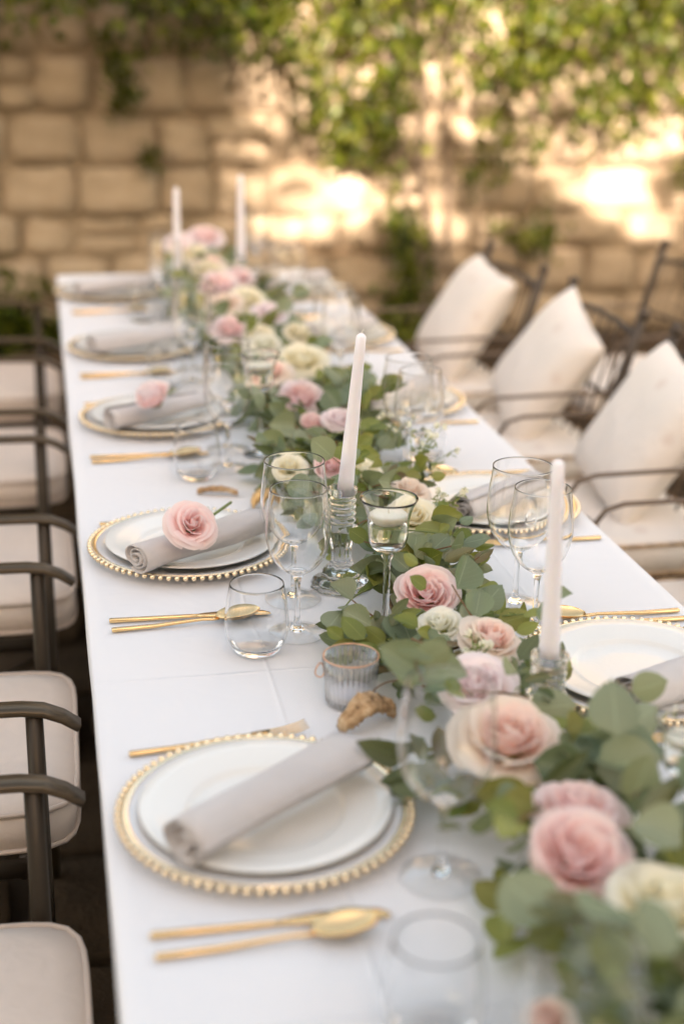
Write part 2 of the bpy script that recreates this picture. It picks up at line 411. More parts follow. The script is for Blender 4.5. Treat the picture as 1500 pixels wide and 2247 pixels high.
# ------------------------------------------------------------------ unseen house and tree added behind the camera to shade the courtyard
def build_sun_blocker_house():
    h = thing('sun_blocker_house', 'unseen plastered house added behind the photographer to shade the courtyard', 'house', (0, -9, 0))
    # shade plane reaches the wall at height z where z = roof - dist*tan(el)/cos(az)
    tn = math.tan(SUN_EL)/math.cos(SUN_AZ); sx = math.tan(SUN_AZ)
    low = .50 + (WY+9)*tn                    # eaves of the lower wing
    xe = .95 - sx*(WY+(15.3 if sx > 0 else 9))                     # right edge of the tall part
    tall = low + 5.5
    def part(name, g, m): ob(name, g.mesh(name, m, False), h)
    part('tall_wall', G().add(*box(xe-9, xe, -6, 0, 0, tall)), 'house_plaster')
    part('tall_roof', G().add([(xe-9.3, .3, tall), (xe+.0, .3, tall), (xe+.0, -6.3, tall), (xe-9.3, -6.3, tall), (xe-9.3, -3, tall+1.2), (xe+.0, -3, tall+1.2)],
         [(0, 1, 5, 4), (2, 3, 4, 5), (1, 2, 5), (3, 0, 4), (3, 2, 1, 0)]), 'roof_tile')
    part('low_wall', G().add(*box(xe+.003, xe+12, -6, -.3, 0, low-.05)), 'house_plaster')
    part('low_roof', G().add([(xe+.003, 0, low), (xe+12.3, 0, low), (xe+12.3, -6.3, low), (xe+.003, -6.3, low), (xe+.003, -3, low+.8), (xe+12.3, -3, low+.8)],
         [(0, 1, 5, 4), (2, 3, 4, 5), (1, 2, 5), (3, 0, 4), (3, 2, 1, 0)]), 'roof_tile')
    for i in range(4):
        for j in range(2):
            x = xe-7.5+i*4.4; z = 1.1+j*3.2; y = .0 if x < xe-1 else -.3
            w_ = ob('window', G().add(*box(x, x+1.1, y+.002, y+.06, z, z+1.5)).mesh('window', 'roof_tile', False), h)
            ob('pane', G().add(*box(x+.1, x+1.0, y+.061, y+.07, z+.1, z+1.4)).mesh('pane', 'dark_pane', False), w_)
build_sun_blocker_house()

def leafcard(L, W, fold=.15, n=3, curl=.1):
    """small leaf: midrib + two edges"""
    v = []; uv = []; f = []
    for i in range(n+1):
        t = i/n; wv = W*math.sin(PI*min(1, t*.93+.05))**.8/2 if 0 < i < n else (.0006 if i else .0008)
        y = L*t; z = -curl*L*t*t
        v += [(-wv, y, z+fold*wv), (0, y, z), (wv, y, z+fold*wv)]; uv += [(.5-wv/W, t), (.5, t), (.5+wv/W, t)]
    for i in range(n):
        a = i*3; f += [(a, a+1, a+4, a+3), (a+1, a+2, a+5, a+4)]
    return v, f, uv
def rand_rot(): return Euler((random.uniform(0, 2*PI), random.uniform(0, 2*PI), random.uniform(0, 2*PI))).to_matrix().to_4x4()
def build_sun_blocker_tree():
    # unseen tree, added so its crown stands in the sun's path to the upper right of the wall and breaks the light into patches
    tn = math.tan(SUN_EL)/math.cos(SUN_AZ); sx = math.tan(SUN_AZ); ty = -3.2; D = WY-ty
    cx = 2.3 - sx*D; cz = 1.2 + D*tn
    t = thing('sun_blocker_tree', 'unseen leafy tree added behind the photographer to dapple the sunlight', 'tree', (cx+1.6, ty, 0))
    ob('trunk', G().add(*tube([(0, 0, 0), (.05, 0, 2), (-.1, .1, 4), (-.5, 0, cz-.6)], [.2, .16, .13, .07], 12)).mesh('trunk', 'wood_trunk'), t)
    for k in range(7):
        a = random.uniform(0, 2*PI); e = Vector((-1.6+random.uniform(-2.0, 2.0), random.uniform(-.6, .6), cz+random.uniform(-.7, 1.1)))
        ob('limb', G().add(*tube(bez((-.3, 0, cz-1.2), (-.9, 0, cz-.6), e, 6), [.06, .05, .045, .04, .03, .02, .01], 7)).mesh('limb', 'wood_trunk'), t)
    g = G()
    for k in range(74):
        c = Vector((-1.6+random.uniform(-2.3, 2.3), random.uniform(-.6, .6), cz+(random.uniform(-.95, -.35) if k % 3 else random.uniform(-.35, .5))))
        for j in range(random.randint(10, 22)):
            p = c + Vector((random.gauss(0, .11), random.gauss(0, .13), random.gauss(0, .09)))
            s = random.uniform(.08, .15); v, f, uv = leafcard(s, s*.8, .2, 2)
            M = Matrix.Translation(p) @ rand_rot(); g.add([M @ Vector(q) for q in v], f, uv)
    c = ob('crown', g.mesh('crown', 'leaf_tree'), t); c['kind'] = 'stuff'
build_sun_blocker_tree()

# ------------------------------------------------------------------ climbing vine on the wall
def build_vine():
    t = thing('climbing_vine', 'leafy green vine hanging over the upper part of the stone wall', 'vine', (1.86, WY-.12, 0))
    o = Vector((1.86, WY-.12, 0))
    def stem(path, r0, r1, seg=8):
        n = len(path); ob('stem', G().add(*tube([Vector(p)-o for p in path], [r0+(r1-r0)*i/(n-1) for i in range(n)], seg)).mesh('stem', 'wood_trunk'), t)
    stems = []
    for k in range(3):
        x0 = 1.82+.05*k; pts = []; x = x0
        for i in range(12):
            z = i*.22; x += random.uniform(-.04, .04)+(k-2)*.016*i*.35; pts.append((x, WY-.10-.02*k-.02*math.sin(i+k), z))
        stem(pts, .015-.002*k, .007); stems.append(pts)
    for k in range(16):
        x = random.uniform(.6, 4.6); pts = [(x, WY-.14-random.uniform(0, .25), 2.4)]
        for i in range(7): pts.append((pts[-1][0]+random.uniform(-.1, .1), pts[-1][1]+random.uniform(-.02, .02), pts[-1][2]-random.uniform(.1, .22)))
        stem(pts, .008, .003, 5)
    meshes = []
    for k in range(4):
        v, f, uv = leafcard(1, random.uniform(.7, .9), .25, 4, .2); meshes.append(me_new('vine_leaf', v, f, 'leaf_vine', True, uv))
    leaves = []
    def cluster(c, n, sp, s0=.036, s1=.066):
        n = int(n*1.5); sp *= 1.12
        for j in range(n):
            p = c + Vector((random.gauss(0, sp), random.gauss(0, sp*.55), random.gauss(0, sp*.8)))
            p.y = min(p.y, WY-.035); leaves.append((p, random.uniform(s0, s1)))
    def lower(x):      # lower fringe of the foliage along the wall
        return 1.20 + .10*math.sin(x*3.1+.5) + .07*math.sin(x*7.3) + (.25 if x < 1.15 else 0) - (.10 if x > 2.5 else 0) + (.22 if x < .75 else 0)
    for k in range(500):
        x = random.uniform(.62, 5.4); lo = lower(x); z = random.uniform(lo, 2.9) if random.random() < .35 else random.uniform(lo, 1.85)
        cluster(Vector((x, WY-.08-random.random()**1.4*.42, z)), random.randint(5, 15), .062)
    for (x, z0, z1, n) in ((1.62, .82, 1.2, 7), (1.55, 1.0, 1.3, 5), (2.1, .80, 1.2, 8), (2.3, .9, 1.2, 5), (1.3, .98, 1.3, 4), (3.2, .78, 1.1, 6), (2.75, 1.0, 1.2, 4), (1.46, .95, 1.1, 3)):
        for i in range(n): cluster(Vector((x+random.uniform(-.08, .08), WY-.14, z0+(z1-z0)*i/n)), random.randint(4, 9), .05)
    for i in range(26): cluster(Vector((1.73+random.uniform(-.07, .09), WY-.10, .02+i*.026)), random.randint(7, 12), .045, .04, .075)   # dark leafy column at the foot
    for i in range(9): cluster(Vector((2.35+random.uniform(-.15, .15), WY-.08, .42+random.uniform(0, .2))), 7, .05)
    for i in range(110): cluster(Vector((random.uniform(-.9, .80), WY-.06-random.random()*.3, 1.43+random.random()**.7*.75)), random.randint(5, 11), .07)   # dark upper edge
    for i in range(230): cluster(Vector((random.uniform(-1.8, .95), WY-.06-random.random()*1.25, 1.63+random.random()*.6)), random.randint(8, 14), .08)  # overhang extended out of view to shade the left part of the wall
    for i in range(8): cluster(Vector((.29+.07*i/8, WY-.05, 1.50-.035*i)), 6, .035)
    leaves.sort(key=lambda q: q[0].y + (0 if (-.2 < q[0].x < 3.3 and q[0].z < 1.62) else 50))
    g = G()
    for i, (p, s) in enumerate(leaves):
        tilt = Euler((random.uniform(-2.3, -.5), random.uniform(-.8, .8), random.uniform(-1.3, 1.3)+PI)).to_matrix().to_4x4()
        M = Matrix.Translation(p-o) @ tilt @ Matrix.Scale(s, 4)
        if i < 280: ob('leaf', meshes[i % 4], t, mw=M)
        else:
            v, f, uv = leafcard(1, .8, .25, 2, .2); g.add([M @ Vector(q) for q in v], f, uv)
    c = ob('foliage', g.mesh('foliage', 'leaf_vine'), t); c['kind'] = 'stuff'
build_vine()
def wall_tuft(x, z, n, sp, label, y=WY-.04, name='wall_plant', s=(.03, .06)):
    t = thing(name, label, 'plant', (x, y, z)); g = G()
    for i in range(n):
        a = random.uniform(-.9, .9); L_ = random.uniform(*s)
        v, f, uv = leafcard(L_, L_*.5, .2, 3, .4)
        M = Matrix.Translation((random.gauss(0, sp), -abs(random.gauss(0, .02)), random.gauss(0, sp*1.2))) @ Euler((random.uniform(-.4, 1.2), a, random.uniform(-1, 1)+PI)).to_matrix().to_4x4()
        g.add([M @ Vector(q) for q in v], f, uv)
    o = ob('foliage', g.mesh('foliage', 'leaf_vine'), t); o['kind'] = 'stuff'
    ob('stem', G().add(*tube([(0, .03, .04), (0, -.01, .0), (.01, -.02, -.05)], [.004, .003, .002], 5)).mesh('stem', 'stem_brown'), t)
wall_tuft(.345, 1.17, 70, .035, 'small dark fern tuft in a joint of the shaded wall, the higher one')
wall_tuft(.465, .90, 60, .028, 'small dark fern tuft in a joint of the shaded wall, the lower one')
wall_tuft(-.14, .10, 260, .09, 'dark low weeds at the foot of the wall beyond the last armchair', WY-.12, 'weed_clump', (.06, .12))
wall_tuft(-.42, .12, 200, .09, 'dark weeds at the foot of the wall at the left picture edge', WY-.12, 'weed_clump', (.06, .14))

# ------------------------------------------------------------------ table and cloth
TW, TY0, TY1, TZ = .89, -.35, 4.78, .75
def build_table():
    t = thing('dining_table', 'long narrow dining table hidden under the white tablecloth', 'table', (TW/2, (TY0+TY1)/2, 0))
    o = Vector((TW/2, (TY0+TY1)/2, 0))
    ob('table_top', G().add(*box(.02-o.x, TW-.02-o.x, TY0+.02-o.y, TY1-.02-o.y, TZ-.045, TZ-.006)).mesh('table_top', 'wood_trunk', False), t)
    for x in (.08, TW-.08):
        for y in (TY0+.1, 1.4, 3.1, TY1-.1):
            ob('leg', G().add(*tube([(x-o.x, y-o.y, 0), (x-o.x, y-o.y, TZ-.045)], [.025, .03], 10)).mesh('leg', 'wood_trunk'), t)
    # cloth: top sheet with soft rounded edge and a hanging skirt with folds
    g = G(); nx, ny = 44, 250
    def top(x, y): return TZ + .0012*nz(x*3.2, y*2.1, 3.3)
    v = [(TW*i/nx, TY0+(TY1-TY0)*j/ny, top(TW*i/nx, TY0+(TY1-TY0)*j/ny)) for j in range(ny+1) for i in range(nx+1)]
    f = [(j*(nx+1)+i, j*(nx+1)+i+1, (j+1)*(nx+1)+i+1, (j+1)*(nx+1)+i) for j in range(ny) for i in range(nx)]
    ring = [i for i in range(nx+1)] + [j*(nx+1)+nx for j in range(1, ny+1)] + [ny*(nx+1)+i for i in range(nx-1, -1, -1)] + [j*(nx+1) for j in range(ny-1, 0, -1)]
    prev = ring; drop = [(.003, .002), (.0045, .008), (.0045, .02), (.002, .06), (-.006, .12), (-.015, .2), (-.024, .29), (-.031, .38), (-.036, .46)]
    cx, cyy = TW/2, (TY0+TY1)/2
    for k, (out, dn) in enumerate(drop):
        n0 = len(v)
        for q, r in enumerate(ring):
            x, y, z = v[r]; dx = dy = 0
            if x <= 1e-6: dx = -1
            if x >= TW-1e-6: dx = 1
            if y <= TY0+1e-6: dy = -1
            if y >= TY1-1e-6: dy = 1
            s = (y if dx else x*1.3+7)
            wv = (.5+.5*math.sin(s*13+1.5*nz(s*1.7, 2)*3))*.016*min(1, (dn/.3))**1.2 + .006*nz(s*4, dn*3, 8)*min(1, dn/.1)
            d = out + max(-.004, wv)
            v.append((x+dx*d, y+dy*d, z-dn))
        m_ = len(ring)
        for q in range(m_):
            q2 = (q+1) % m_; f.append((prev[q2], prev[q], n0+q, n0+q2))
        prev = list(range(n0, n0+m_))
    c = ob('tablecloth', me_new('tablecloth', v, f, 'tablecloth')); tag(c, 'smooth pale white tablecloth draped over the long dining table', 'tablecloth')
build_table()

# ------------------------------------------------------------------ table ware
SEG = 48
def lathe_me(name, prof, m, seg=SEG, closed=False): v, f = lathe(prof, seg, closed); return me_new(name, v, f, m)
charger_me = lathe_me('charger_body', [(0, .002), (.098, .002), (.105, .001), (.112, .003), (.140, .0115), (.1545, .0155), (.1555, .0175), (.1545, .019), (.140, .0155), (.112, .0075), (.10, .006), (0, .006)], 'pearl_glass', 72)
band_me = lathe_me('gold_band', [(.1508, .0180), (.1520, .0188), (.1548, .0196), (.1578, .0190), (.1572, .0176), (.1552, .0178), (.1515, .0178)], 'gold', 72, True)
bv, bf = lathe([(0, -.0046), (.00325, -.00325), (.0046, 0), (.00325, .00325), (0, .0046)], 10)
bead_me = me_new('bead', bv, bf, 'gold')
NB = 78
beads_all = G()
for k in range(NB):
    a = 2*PI*k/NB; beads_all.add([Vector(p)+Vector((.1620*math.cos(a), .1620*math.sin(a), .0165)) for p in bv], bf)
beads_me = beads_all.mesh('beads', 'gold')
plate_me = lathe_me('dinner_plate', [(0, .0125), (.05, .0122), (.080, .0122), (.0845, .0135), (.0875, .0165), (.0905, .0178), (.10, .0192), (.120, .0225), (.1385, .0262), (.1398, .0252), (.1385, .0240), (.118, .0195), (.09, .0138), (.078, .0095), (.072, .0068), (.069, .0068), (.066, .0095), (0, .0095)], 'porcelain', 72)

def charger(x, y, label, individual, grp):
    t = thing('charger_plate', label, 'charger plate', (x, y, TZ+.0012), (0, 0, random.uniform(0, 6)), grp)
    ob('body', charger_me, t); ob('gold_band', band_me, t)
    if individual:
        for k in range(NB):
            a = 2*PI*k/NB; ob('bead', bead_me, t, (.1620*math.cos(a), .1620*math.sin(a), .0165), (0, 0, a))
    else:
        b = ob('beads', beads_me, t); b['kind'] = 'stuff'
def napkin(ax, ay, bx, by, label, seed, z=TZ+.048, rad=.0285, tail=0):
    """linen rolled up along the line a-b: a spiral sheet with thickness, flattened a little"""
    A = Vector((ax, ay, z)); B = Vector((bx, by, z+.004)); d = (B-A); Ln = d.length; d.normalize()
    s = Vector((0, 0, 1)).cross(d).normalized(); u = d.cross(s)
    rn = random.Random(seed); ns, nl = 92, 14; turns = 3.3; th = .0019
    g = G(); v = []
    def rr(t, l): return .0040 + (rad-.0040)*(t**.92) + .0040*math.sin(t*31+seed)*t*(1-t) + .0012*nz(t*9, l*6, seed) + .0042*t*nz(math.cos(t*20.7)*1.4, math.sin(t*20.7)*1.4+l*2.2, seed)
    tail_n = 8 if tail else 0
    for side in (0, 1):
        for j in range(nl+1):
            l = j/nl; fl = 1+.14*max(0, l-.55)/.45
            for i in range(ns+1+tail_n):
                t = min(i, ns)/ns; a = t*turns*2*PI + seed
                r = rr(t, l) - (th if side else 0)
                p = s*(r*math.cos(a)*1.12*fl) + u*(r*math.sin(a)*(.86-.24*max(0, l-.4)+.06*math.sin(l*5+seed)))
                if i > ns:
                    q = (i-ns)/tail_n; a1 = turns*2*PI+seed
                    p = p + s*(-tail*q) + u*(-.020*q)
                off = .0025*nz(i*.15, l*3, seed)*(1 if l in (0, 1) else 0)
                v.append(A + d*(Ln*l+off*2) + p + u*(.0016*nz(l*5, t*4, seed+3)) + s*(.004*math.sin(l*2.2+seed)))
    n1 = ns+1+tail_n; off = n1*(nl+1); f = []
    for j in range(nl):
        for i in range(n1-1):
            a = j*n1+i; f.append((a, a+1, a+n1+1, a+n1)); b = a+off; f.append((b+1, b, b+n1, b+n1+1))
    for i in range(n1-1):
        f.append((i+1, i, off+i, off+i+1)); a = nl*n1+i; f.append((a, a+1, off+a+1, off+a))
    for j in range(nl):
        for i in (0, n1-1):
            a = j*n1+i; f.append((a, a+n1, off+a+n1, off+a) if i else (a+n1, a, off+a, off+a+n1))
    zmin = min(p.z for p in v); dz = TZ+.0235-zmin
    o = ob('napkin', me_new('napkin', [p-A for p in v], f, 'napkin'), loc=A+Vector((0, 0, dz)))
    # where it crosses the raised plate rim the roll lies on it
    tag(o, label, 'napkin', 'rolled linen napkins')
# wine glass
def glass_shell(outer, th, foot):
    """outer: bowl outline from bottom to rim; returns closed profile with inside wall"""
    inner = [(max(r-th, 0), z+(th*1.6 if i == 0 else th*.3)) for i, (r, z) in enumerate(outer)]
    return foot + outer + [(outer[-1][0]-th*.5, outer[-1][1]+th*.5)] + inner[::-1]
def wine_me(name, H, bowl_w, rim_w, foot_w, stem_h):
    bw, rw, fw = bowl_w/2, rim_w/2, foot_w/2
    foot = [(0, .0052), (.010, .0050), (fw*.6, .0026), (fw*.93, .0006), (fw*.985, .0004), (fw, .0011), (fw*.97, .0021), (fw*.6, .0044), (.010, .0085), (.0052, .014), (.0040, .03), (.0036, stem_h*.6), (.0042, stem_h*.88), (.0065, stem_h*.97)]
    bh = H-stem_h
    b = [(.0105, stem_h+.003), (bw*.55, stem_h+bh*.10), (bw*.84, stem_h+bh*.24), (bw*.98, stem_h+bh*.42), (bw, stem_h+bh*.52), (bw*.965, stem_h+bh*.72), (bw*.90, stem_h+bh*.90), (rw, H)]
    b = smooth_prof(b, 4)
    inner = [(0, stem_h+.006)] + [(max(r-.0009, 0), z+.0005) for (r, z) in b[2:-1]] + [(rw-.0008, H-.0002)]
    prof = foot + b + [(rw-.0004, H+.0003)] + inner[::-1]
    me = lathe_me(name, prof, 'glass', 48); me.materials.append(MATS['thin_glass'])     # the foot is a thin clear disc
    for p in me.polygons:
        if (p.center.z < .0066 and math.hypot(p.center.x, p.center.y) > .009): p.material_index = 1
    return me
wine_small = wine_me('wine_glass', .220, .0925, .0800, .083, .090)
wine_large = wine_me('wine_glass', .222, .1010, .0900, .086, .088)
def tumbler_me():
    b = smooth_prof([(.0265, .0008), (.033, .006), (.0415, .022), (.0448, .040), (.0440, .062), (.0405, .086), (.0375, .103)], 4)
    inner = [(0, .0105), (.022, .0110)] + [(r-.0010, z) for (r, z) in b[6:-1]] + [(.0366, .1030)]
    me = lathe_me('tumbler', [(0, .0015), (.02, .0012)] + b + [(.0371, .1034)] + inner[::-1], 'glass', 48)
    return me
tum_me = tumbler_me()
def place(name, me, x, y, label, cat, grp, z=TZ+.0012, rz=None, tilt=(0, 0)):
    o = ob(name, me, None, (x, y, z), (tilt[0], tilt[1], random.uniform(0, 6) if rz is None else rz)); return tag(o, label, cat, grp)

# cutlery: modelled along +X from the handle end at the origin
def knife_meshes():
    hp = [(0, 0, .0035), (.002, 0, .0035), (.06, 0, .0036), (.118, 0, .0040), (.128, 0, .0040)]
    v, f = strip(hp, [.006, .0078, .0072, .0062, .0060], [.005, .0062, .0058, .005, .0045])
    bp = [(.127, 0, .0040), (.14, .001, .0040), (.17, .003, .0038), (.205, .003, .0036), (.225, .001, .0036), (.2345, -.003, .0036), (.2375, -.005, .0036)]
    v2, f2 = strip(bp, [.0058, .012, .0172, .0180, .0150, .0085, .002], [.0042, .0030, .0022, .0019, .0017, .0015, .001])
    return me_new('handle', v, f, 'gold_satin'), me_new('blade', v2, f2, 'gold_satin')
def bowl_grid(L_, W_, dp, x0, z0):
    v = []; f = []; n, m_ = 12, 10
    for side in (0, 1):
        for i in range(n+1):
            t = i/n; wv = W_/2*(math.sin(PI*(t*.86+.07))**.62 if 0 < i < n else .12)
            for j in range(m_+1):
                u = -1+2*j/m_
                z = z0 + .006*(t**2) - dp*(1-u*u)*math.sin(PI*min(1, t*.95+.03))**.8 + .004*math.sin(PI*t) - (.0011 if side else 0)
                v.append((x0+L_*t, u*wv, z))
    o = (n+1)*(m_+1)
    for i in range(n):
        for j in range(m_):
            a = i*(m_+1)+j; f.append((a, a+m_+1, a+m_+2, a+1)); b = a+o; f.append((b, b+1, b+m_+2, b+m_+1))
    for i in range(n):
        for j in (0, m_):
            a = i*(m_+1)+j; f.append((a, a+m_+1, o+a+m_+1, o+a))
    for j in range(m_):
        f.append((j, j+1, o+j+1, o+j)); a = n*(m_+1)+j; f.append((a, a+1, o+a+1, o+a))
    return v, f
def spoon_meshes():
    v, f = strip([(0, 0, .0035), (.002, 0, .0035), (.06, 0, .0040), (.11, 0, .0070), (.132, 0, .0080), (.146, 0, .0070), (.156, 0, .0075)],
                 [.006, .0078, .0070, .0056, .0052, .0066, .009], [.005, .006, .0055, .0045, .004, .0035, .0025])
    v2, f2 = bowl_grid(.066, .042, .0125, .151, .0125)
    return me_new('handle', v, f, 'gold_satin'), me_new('bowl', v2, f2, 'gold_satin')
def fork_meshes():
    v, f = strip([(0, 0, .0035), (.002, 0, .0035), (.06, 0, .0040), (.115, 0, .0070), (.138, 0, .0078), (.15, 0, .0072)],
                 [.006, .0078, .0070, .0056, .0056, .008], [.005, .006, .0055, .0045, .0035, .003])
    v2, f2 = strip([(.148, 0, .0073), (.158, 0, .0062), (.168, 0, .0055), (.176, 0, .0055)], [.008, .019, .0235, .0238], [.003, .0022, .002, .002])
    v3, f3 = strip([(0, 0, 0), (.018, 0, .0015), (.036, 0, .005), (.046, 0, .0085)], [.0028, .0025, .0022, .0012], .0017)
    return me_new('handle', v, f, 'gold_satin'), me_new('head', v2, f2, 'gold_satin'), me_new('tine', v3, f3, 'gold_satin')
KN, SP, FK = knife_meshes(), spoon_meshes(), fork_meshes()
def cutlery(kind, x, y, rz, label, z=TZ+.0010):
    t = thing(kind, label, kind, (x, y, z), (0, 0, rz), 'gold cutlery')
    if kind == 'knife': ob('handle', KN[0], t); ob('blade', KN[1], t)
    elif kind == 'spoon': ob('handle', SP[0], t); ob('bowl', SP[1], t)
    else:
        ob('handle', FK[0], t); h = ob('head', FK[1], t)
        for k in range(4): ob('tine', FK[2], h, (.1755, (k-1.5)*.0066, .0055))

ORD = ['first', 'second', 'third', 'fourth', 'last']
LEFT = [(.172, 1.363), (.172, 2.200), (.182, 2.985), (.172, 3.66), (.150, 4.42)]
RIGHT = [(.722, 1.630), (.722, 2.320), (.722, 3.050), (.722, 3.740), (.722, 4.420)]
NAPL = [((.073, 1.252), (.283, 1.412)), ((.076, 2.064), (.283, 2.200)), ((.075, 2.86), (.285, 2.975)), ((.068, 3.54), (.29, 3.66)), ((.05, 4.30), (.27, 4.40))]
NAPR = [((.652, 1.502), (.87, 1.585)), ((.640, 2.205), (.82, 2.325)), ((.63, 2.94), (.82, 3.05)), ((.63, 3.63), (.82, 3.74)), ((.63, 4.31), (.82, 4.42))]
for i in range(5):
    for side, C_, NP in (('left', LEFT, NAPL), ('right', RIGHT, NAPR)):
        x, y = C_[i]; where = f'at the {ORD[i]} {side} place setting from the front'
        ind = (side == 'left' and i < 3) or (side == 'right' and i < 2)
        charger(x, y, f'glass charger with gold beaded rim {where}', ind, 'beaded charger plates')
        place('dinner_plate', plate_me, x+random.uniform(-.003, .003), y+random.uniform(-.003, .003), f'cream porcelain plate on the charger {where}', 'plate', 'dinner plates', TZ+.0008)
        a, b = NP[i]
        napkin(a[0], a[1], b[0], b[1], f'rolled grey linen napkin {where}', i*2.3+(1 if side == 'left' else 4.2), rad=(.031 if i == 0 else .0285), tail=(.05 if side == 'right' and i == 0 else 0))
        sg = 1 if side == 'left' else -1
        j = lambda s=.004: random.uniform(-s, s)
        if side == 'left':
            kx, ky = (.030, y-.193) if i == 0 else (.028, y-.272) if i == 1 else (.03, y-.25)
            cutlery('knife', kx, ky, -.02+j(.01), f'gold knife {where}')
            cutlery('spoon', kx+.002, ky-.034, .03 if i == 0 else .06, f'gold spoon {where}')
            fy = y+(.166 if i == 0 else .142 if i == 1 else .15)
            cutlery('fork', .032, fy, .10 if i == 0 else .03, f'gold fork {where}')
            gl = (.292, y-.351, .308, y-.226, .226, y-.402) if i != 0 else (.300, y-.330, .330, y-.150, .257, .985)
        else:
            kx, ky = (.872, y+.186)
            cutlery('knife', kx, ky-.014, PI+j(.01), f'gold knife {where}')
            cutlery('spoon', kx+.002, ky+.016, PI+.03, f'gold spoon {where}')
            cutlery('fork', .872, y-.172, PI+.02, f'gold fork {where}')
            gl = (.634, y+.173, .636, y+.268, .655, y+.30)
        if i == 0 and side == 'left': gl = (.320, .80, .335, 1.222, .262, .985)
        place('wine_glass', wine_small, gl[0], gl[1], f'clear stemmed wine glass, smaller one, {where}', 'wine glass', 'wine glasses')
        place('wine_glass', wine_large, gl[2], gl[3], f'clear stemmed wine glass with wider bowl {where}', 'wine glass', 'wine glasses')
        if side == 'left' or i > 0:
            place('tumbler', tum_me, gl[4] + (.0 if side == 'left' else .03), gl[5] + (0 if side == 'left' else .02), f'clear stemless tumbler {where}', 'tumbler', 'water tumblers')
place('wine_glass', wine_large, .640, 1.175, 'blurred wine glass behind the cream rose at the lower right corner', 'wine glass', 'wine glasses')

# ------------------------------------------------------------------ candles
def candlestick(x, y, ztop, label, seed=0):
    h = ztop-TZ-.001; t = thing('candlestick', label, 'candlestick', (x, y, TZ+.001), (0, 0, seed), 'glass candlesticks')
    s = h/.163
    base = [(0, .0006), (.044, .0006), (.0455, .004), (.0445, .009), (.037, .015), (.028, .019), (.030, .024), (.026, .030)]
    stem = [(.017, .040), (.0155, .055), (.0175, .072), (.0235, .090), (.0245, .097), (.019, .103)]
    ribs = []
    for k in range(4): z = .106+k*.0105; ribs += [(.0165, z), (.0215, z+.004), (.0215, z+.007)]
    cup = [(.017, .149), (.0225, .155), (.0235, .163), (.0148, .163), (.0135, .150), (0, .149)]
    prof = smooth_prof(base, 2)[:-1] + smooth_prof([base[-1]]+stem, 3)[:-1] + smooth_prof([stem[-1]]+ribs, 2) + cup
    prof = [(r, z*s if z > .03 else z*min(1, s)) for r, z in prof]
    v, f = lathe(prof, 40); 
    # pressed facets round the stem and foot
    v2 = []
    for p in v:
        q = Vector(p); r = math.hypot(q.x, q.y)
        if .03*s < q.z < .10*s and r > .006:
            a = math.atan2(q.y, q.x); k = 1+.07*math.cos(8*a); q.x *= k; q.y *= k
        elif q.z < .025 and r > .02:
            a = math.atan2(q.y, q.x); k = 1+.035*math.cos(10*a); q.x *= k; q.y *= k
        v2.append(q)
    ob('holder', me_new('holder', v2, f, 'glass'), t)
def candle(x, y, z, tipx, tipy, L_, label):
    t = thing('taper_candle', label, 'candle', (x, y, z-.009), (0, 0, 0), 'white taper candles')
    T = Vector((tipx-x, tipy-y, L_)); n = 10
    path = [T*(i/n) for i in range(n+1)] + [T*1.012, T*1.022]
    rad = [.0126-.0052*(i/n) for i in range(n+1)] + [.0052, .0016]
    ob('wax', G().add(*tube(path, rad, 20)).mesh('wax', 'wax'), t)
    ob('wick', G().add(*tube([T*1.02, T*1.035+Vector((.001, 0, 0)), T*1.045+Vector((.003, 0, 0))], [.0009, .0009, .0006], 6)).mesh('wick', 'wick'), t)
candlestick(.533, 1.470, .875, 'low glass candlestick under the candle nearest the front', .3)
candle(.533, 1.470, .875, .520, 1.455, .255, 'white taper candle in front of the right-hand wine glasses')
candlestick(.390, 2.015, .913, 'ribbed pressed glass candlestick beside the second left wine glasses', .1)
candle(.393, 2.012, .913, .409, 1.995, .247, 'slightly leaning white taper candle behind the floating candle goblet')
candlestick(.334, 4.10, .880, 'far glass candlestick on the left of the garland end', .8)
candle(.334, 4.10, .880, .334, 4.10, .238, 'far white taper candle, left one of the blurred pair by the wall')
candlestick(.537, 4.25, .890, 'far glass candlestick on the right of the garland end', 1.3)
candle(.537, 4.25, .890, .537, 4.25, .245, 'far white taper candle, right one of the blurred pair by the wall')

def goblet_meshes():
    foot = [(0, .0042), (.015, .0040), (.029, .0006), (.0315, .0005), (.0325, .0018), (.030, .0032), (.015, .007), (.0065, .013), (.0048, .03), (.0046, .09), (.0052, .115), (.0085, .122), (.0060, .126)]
    b = smooth_prof([(.0115, .129), (.0215, .134), (.0268, .146), (.0275, .160), (.0290, .176), (.0335, .192), (.0395, .204)], 4)
    inner = [(0, .134), (.012, .1352)] + [(r-.0017, z+.001) for r, z in b[5:-1]] + [(.0381, .2036)]
    g = lathe_me('goblet', foot + b + [(.0388, .2046)] + inner[::-1], 'glass', 48)
    wb_ = [(r-.0020, z+.0012) for r, z in b[5:] if z < .168]
    wat = lathe_me('water', [(0, .1355), (.012, .1362)] + wb_ + [(0, wb_[-1][1])], 'water', 40)
    wx = lathe_me('wax', smooth_prof([(0, .1675), (.017, .1685), (.0230, .173), (.0258, .1785), (.0245, .1830), (.012, .1836), (0, .1830)], 3), 'cream_wax', 32)
    v, f = tube([(0, 0, .182), (0, .0005, .187), (.001, .001, .192)], .0009, 6)
    return g, wat, wx, me_new('wick', v, f, 'wick')
GB = goblet_meshes()
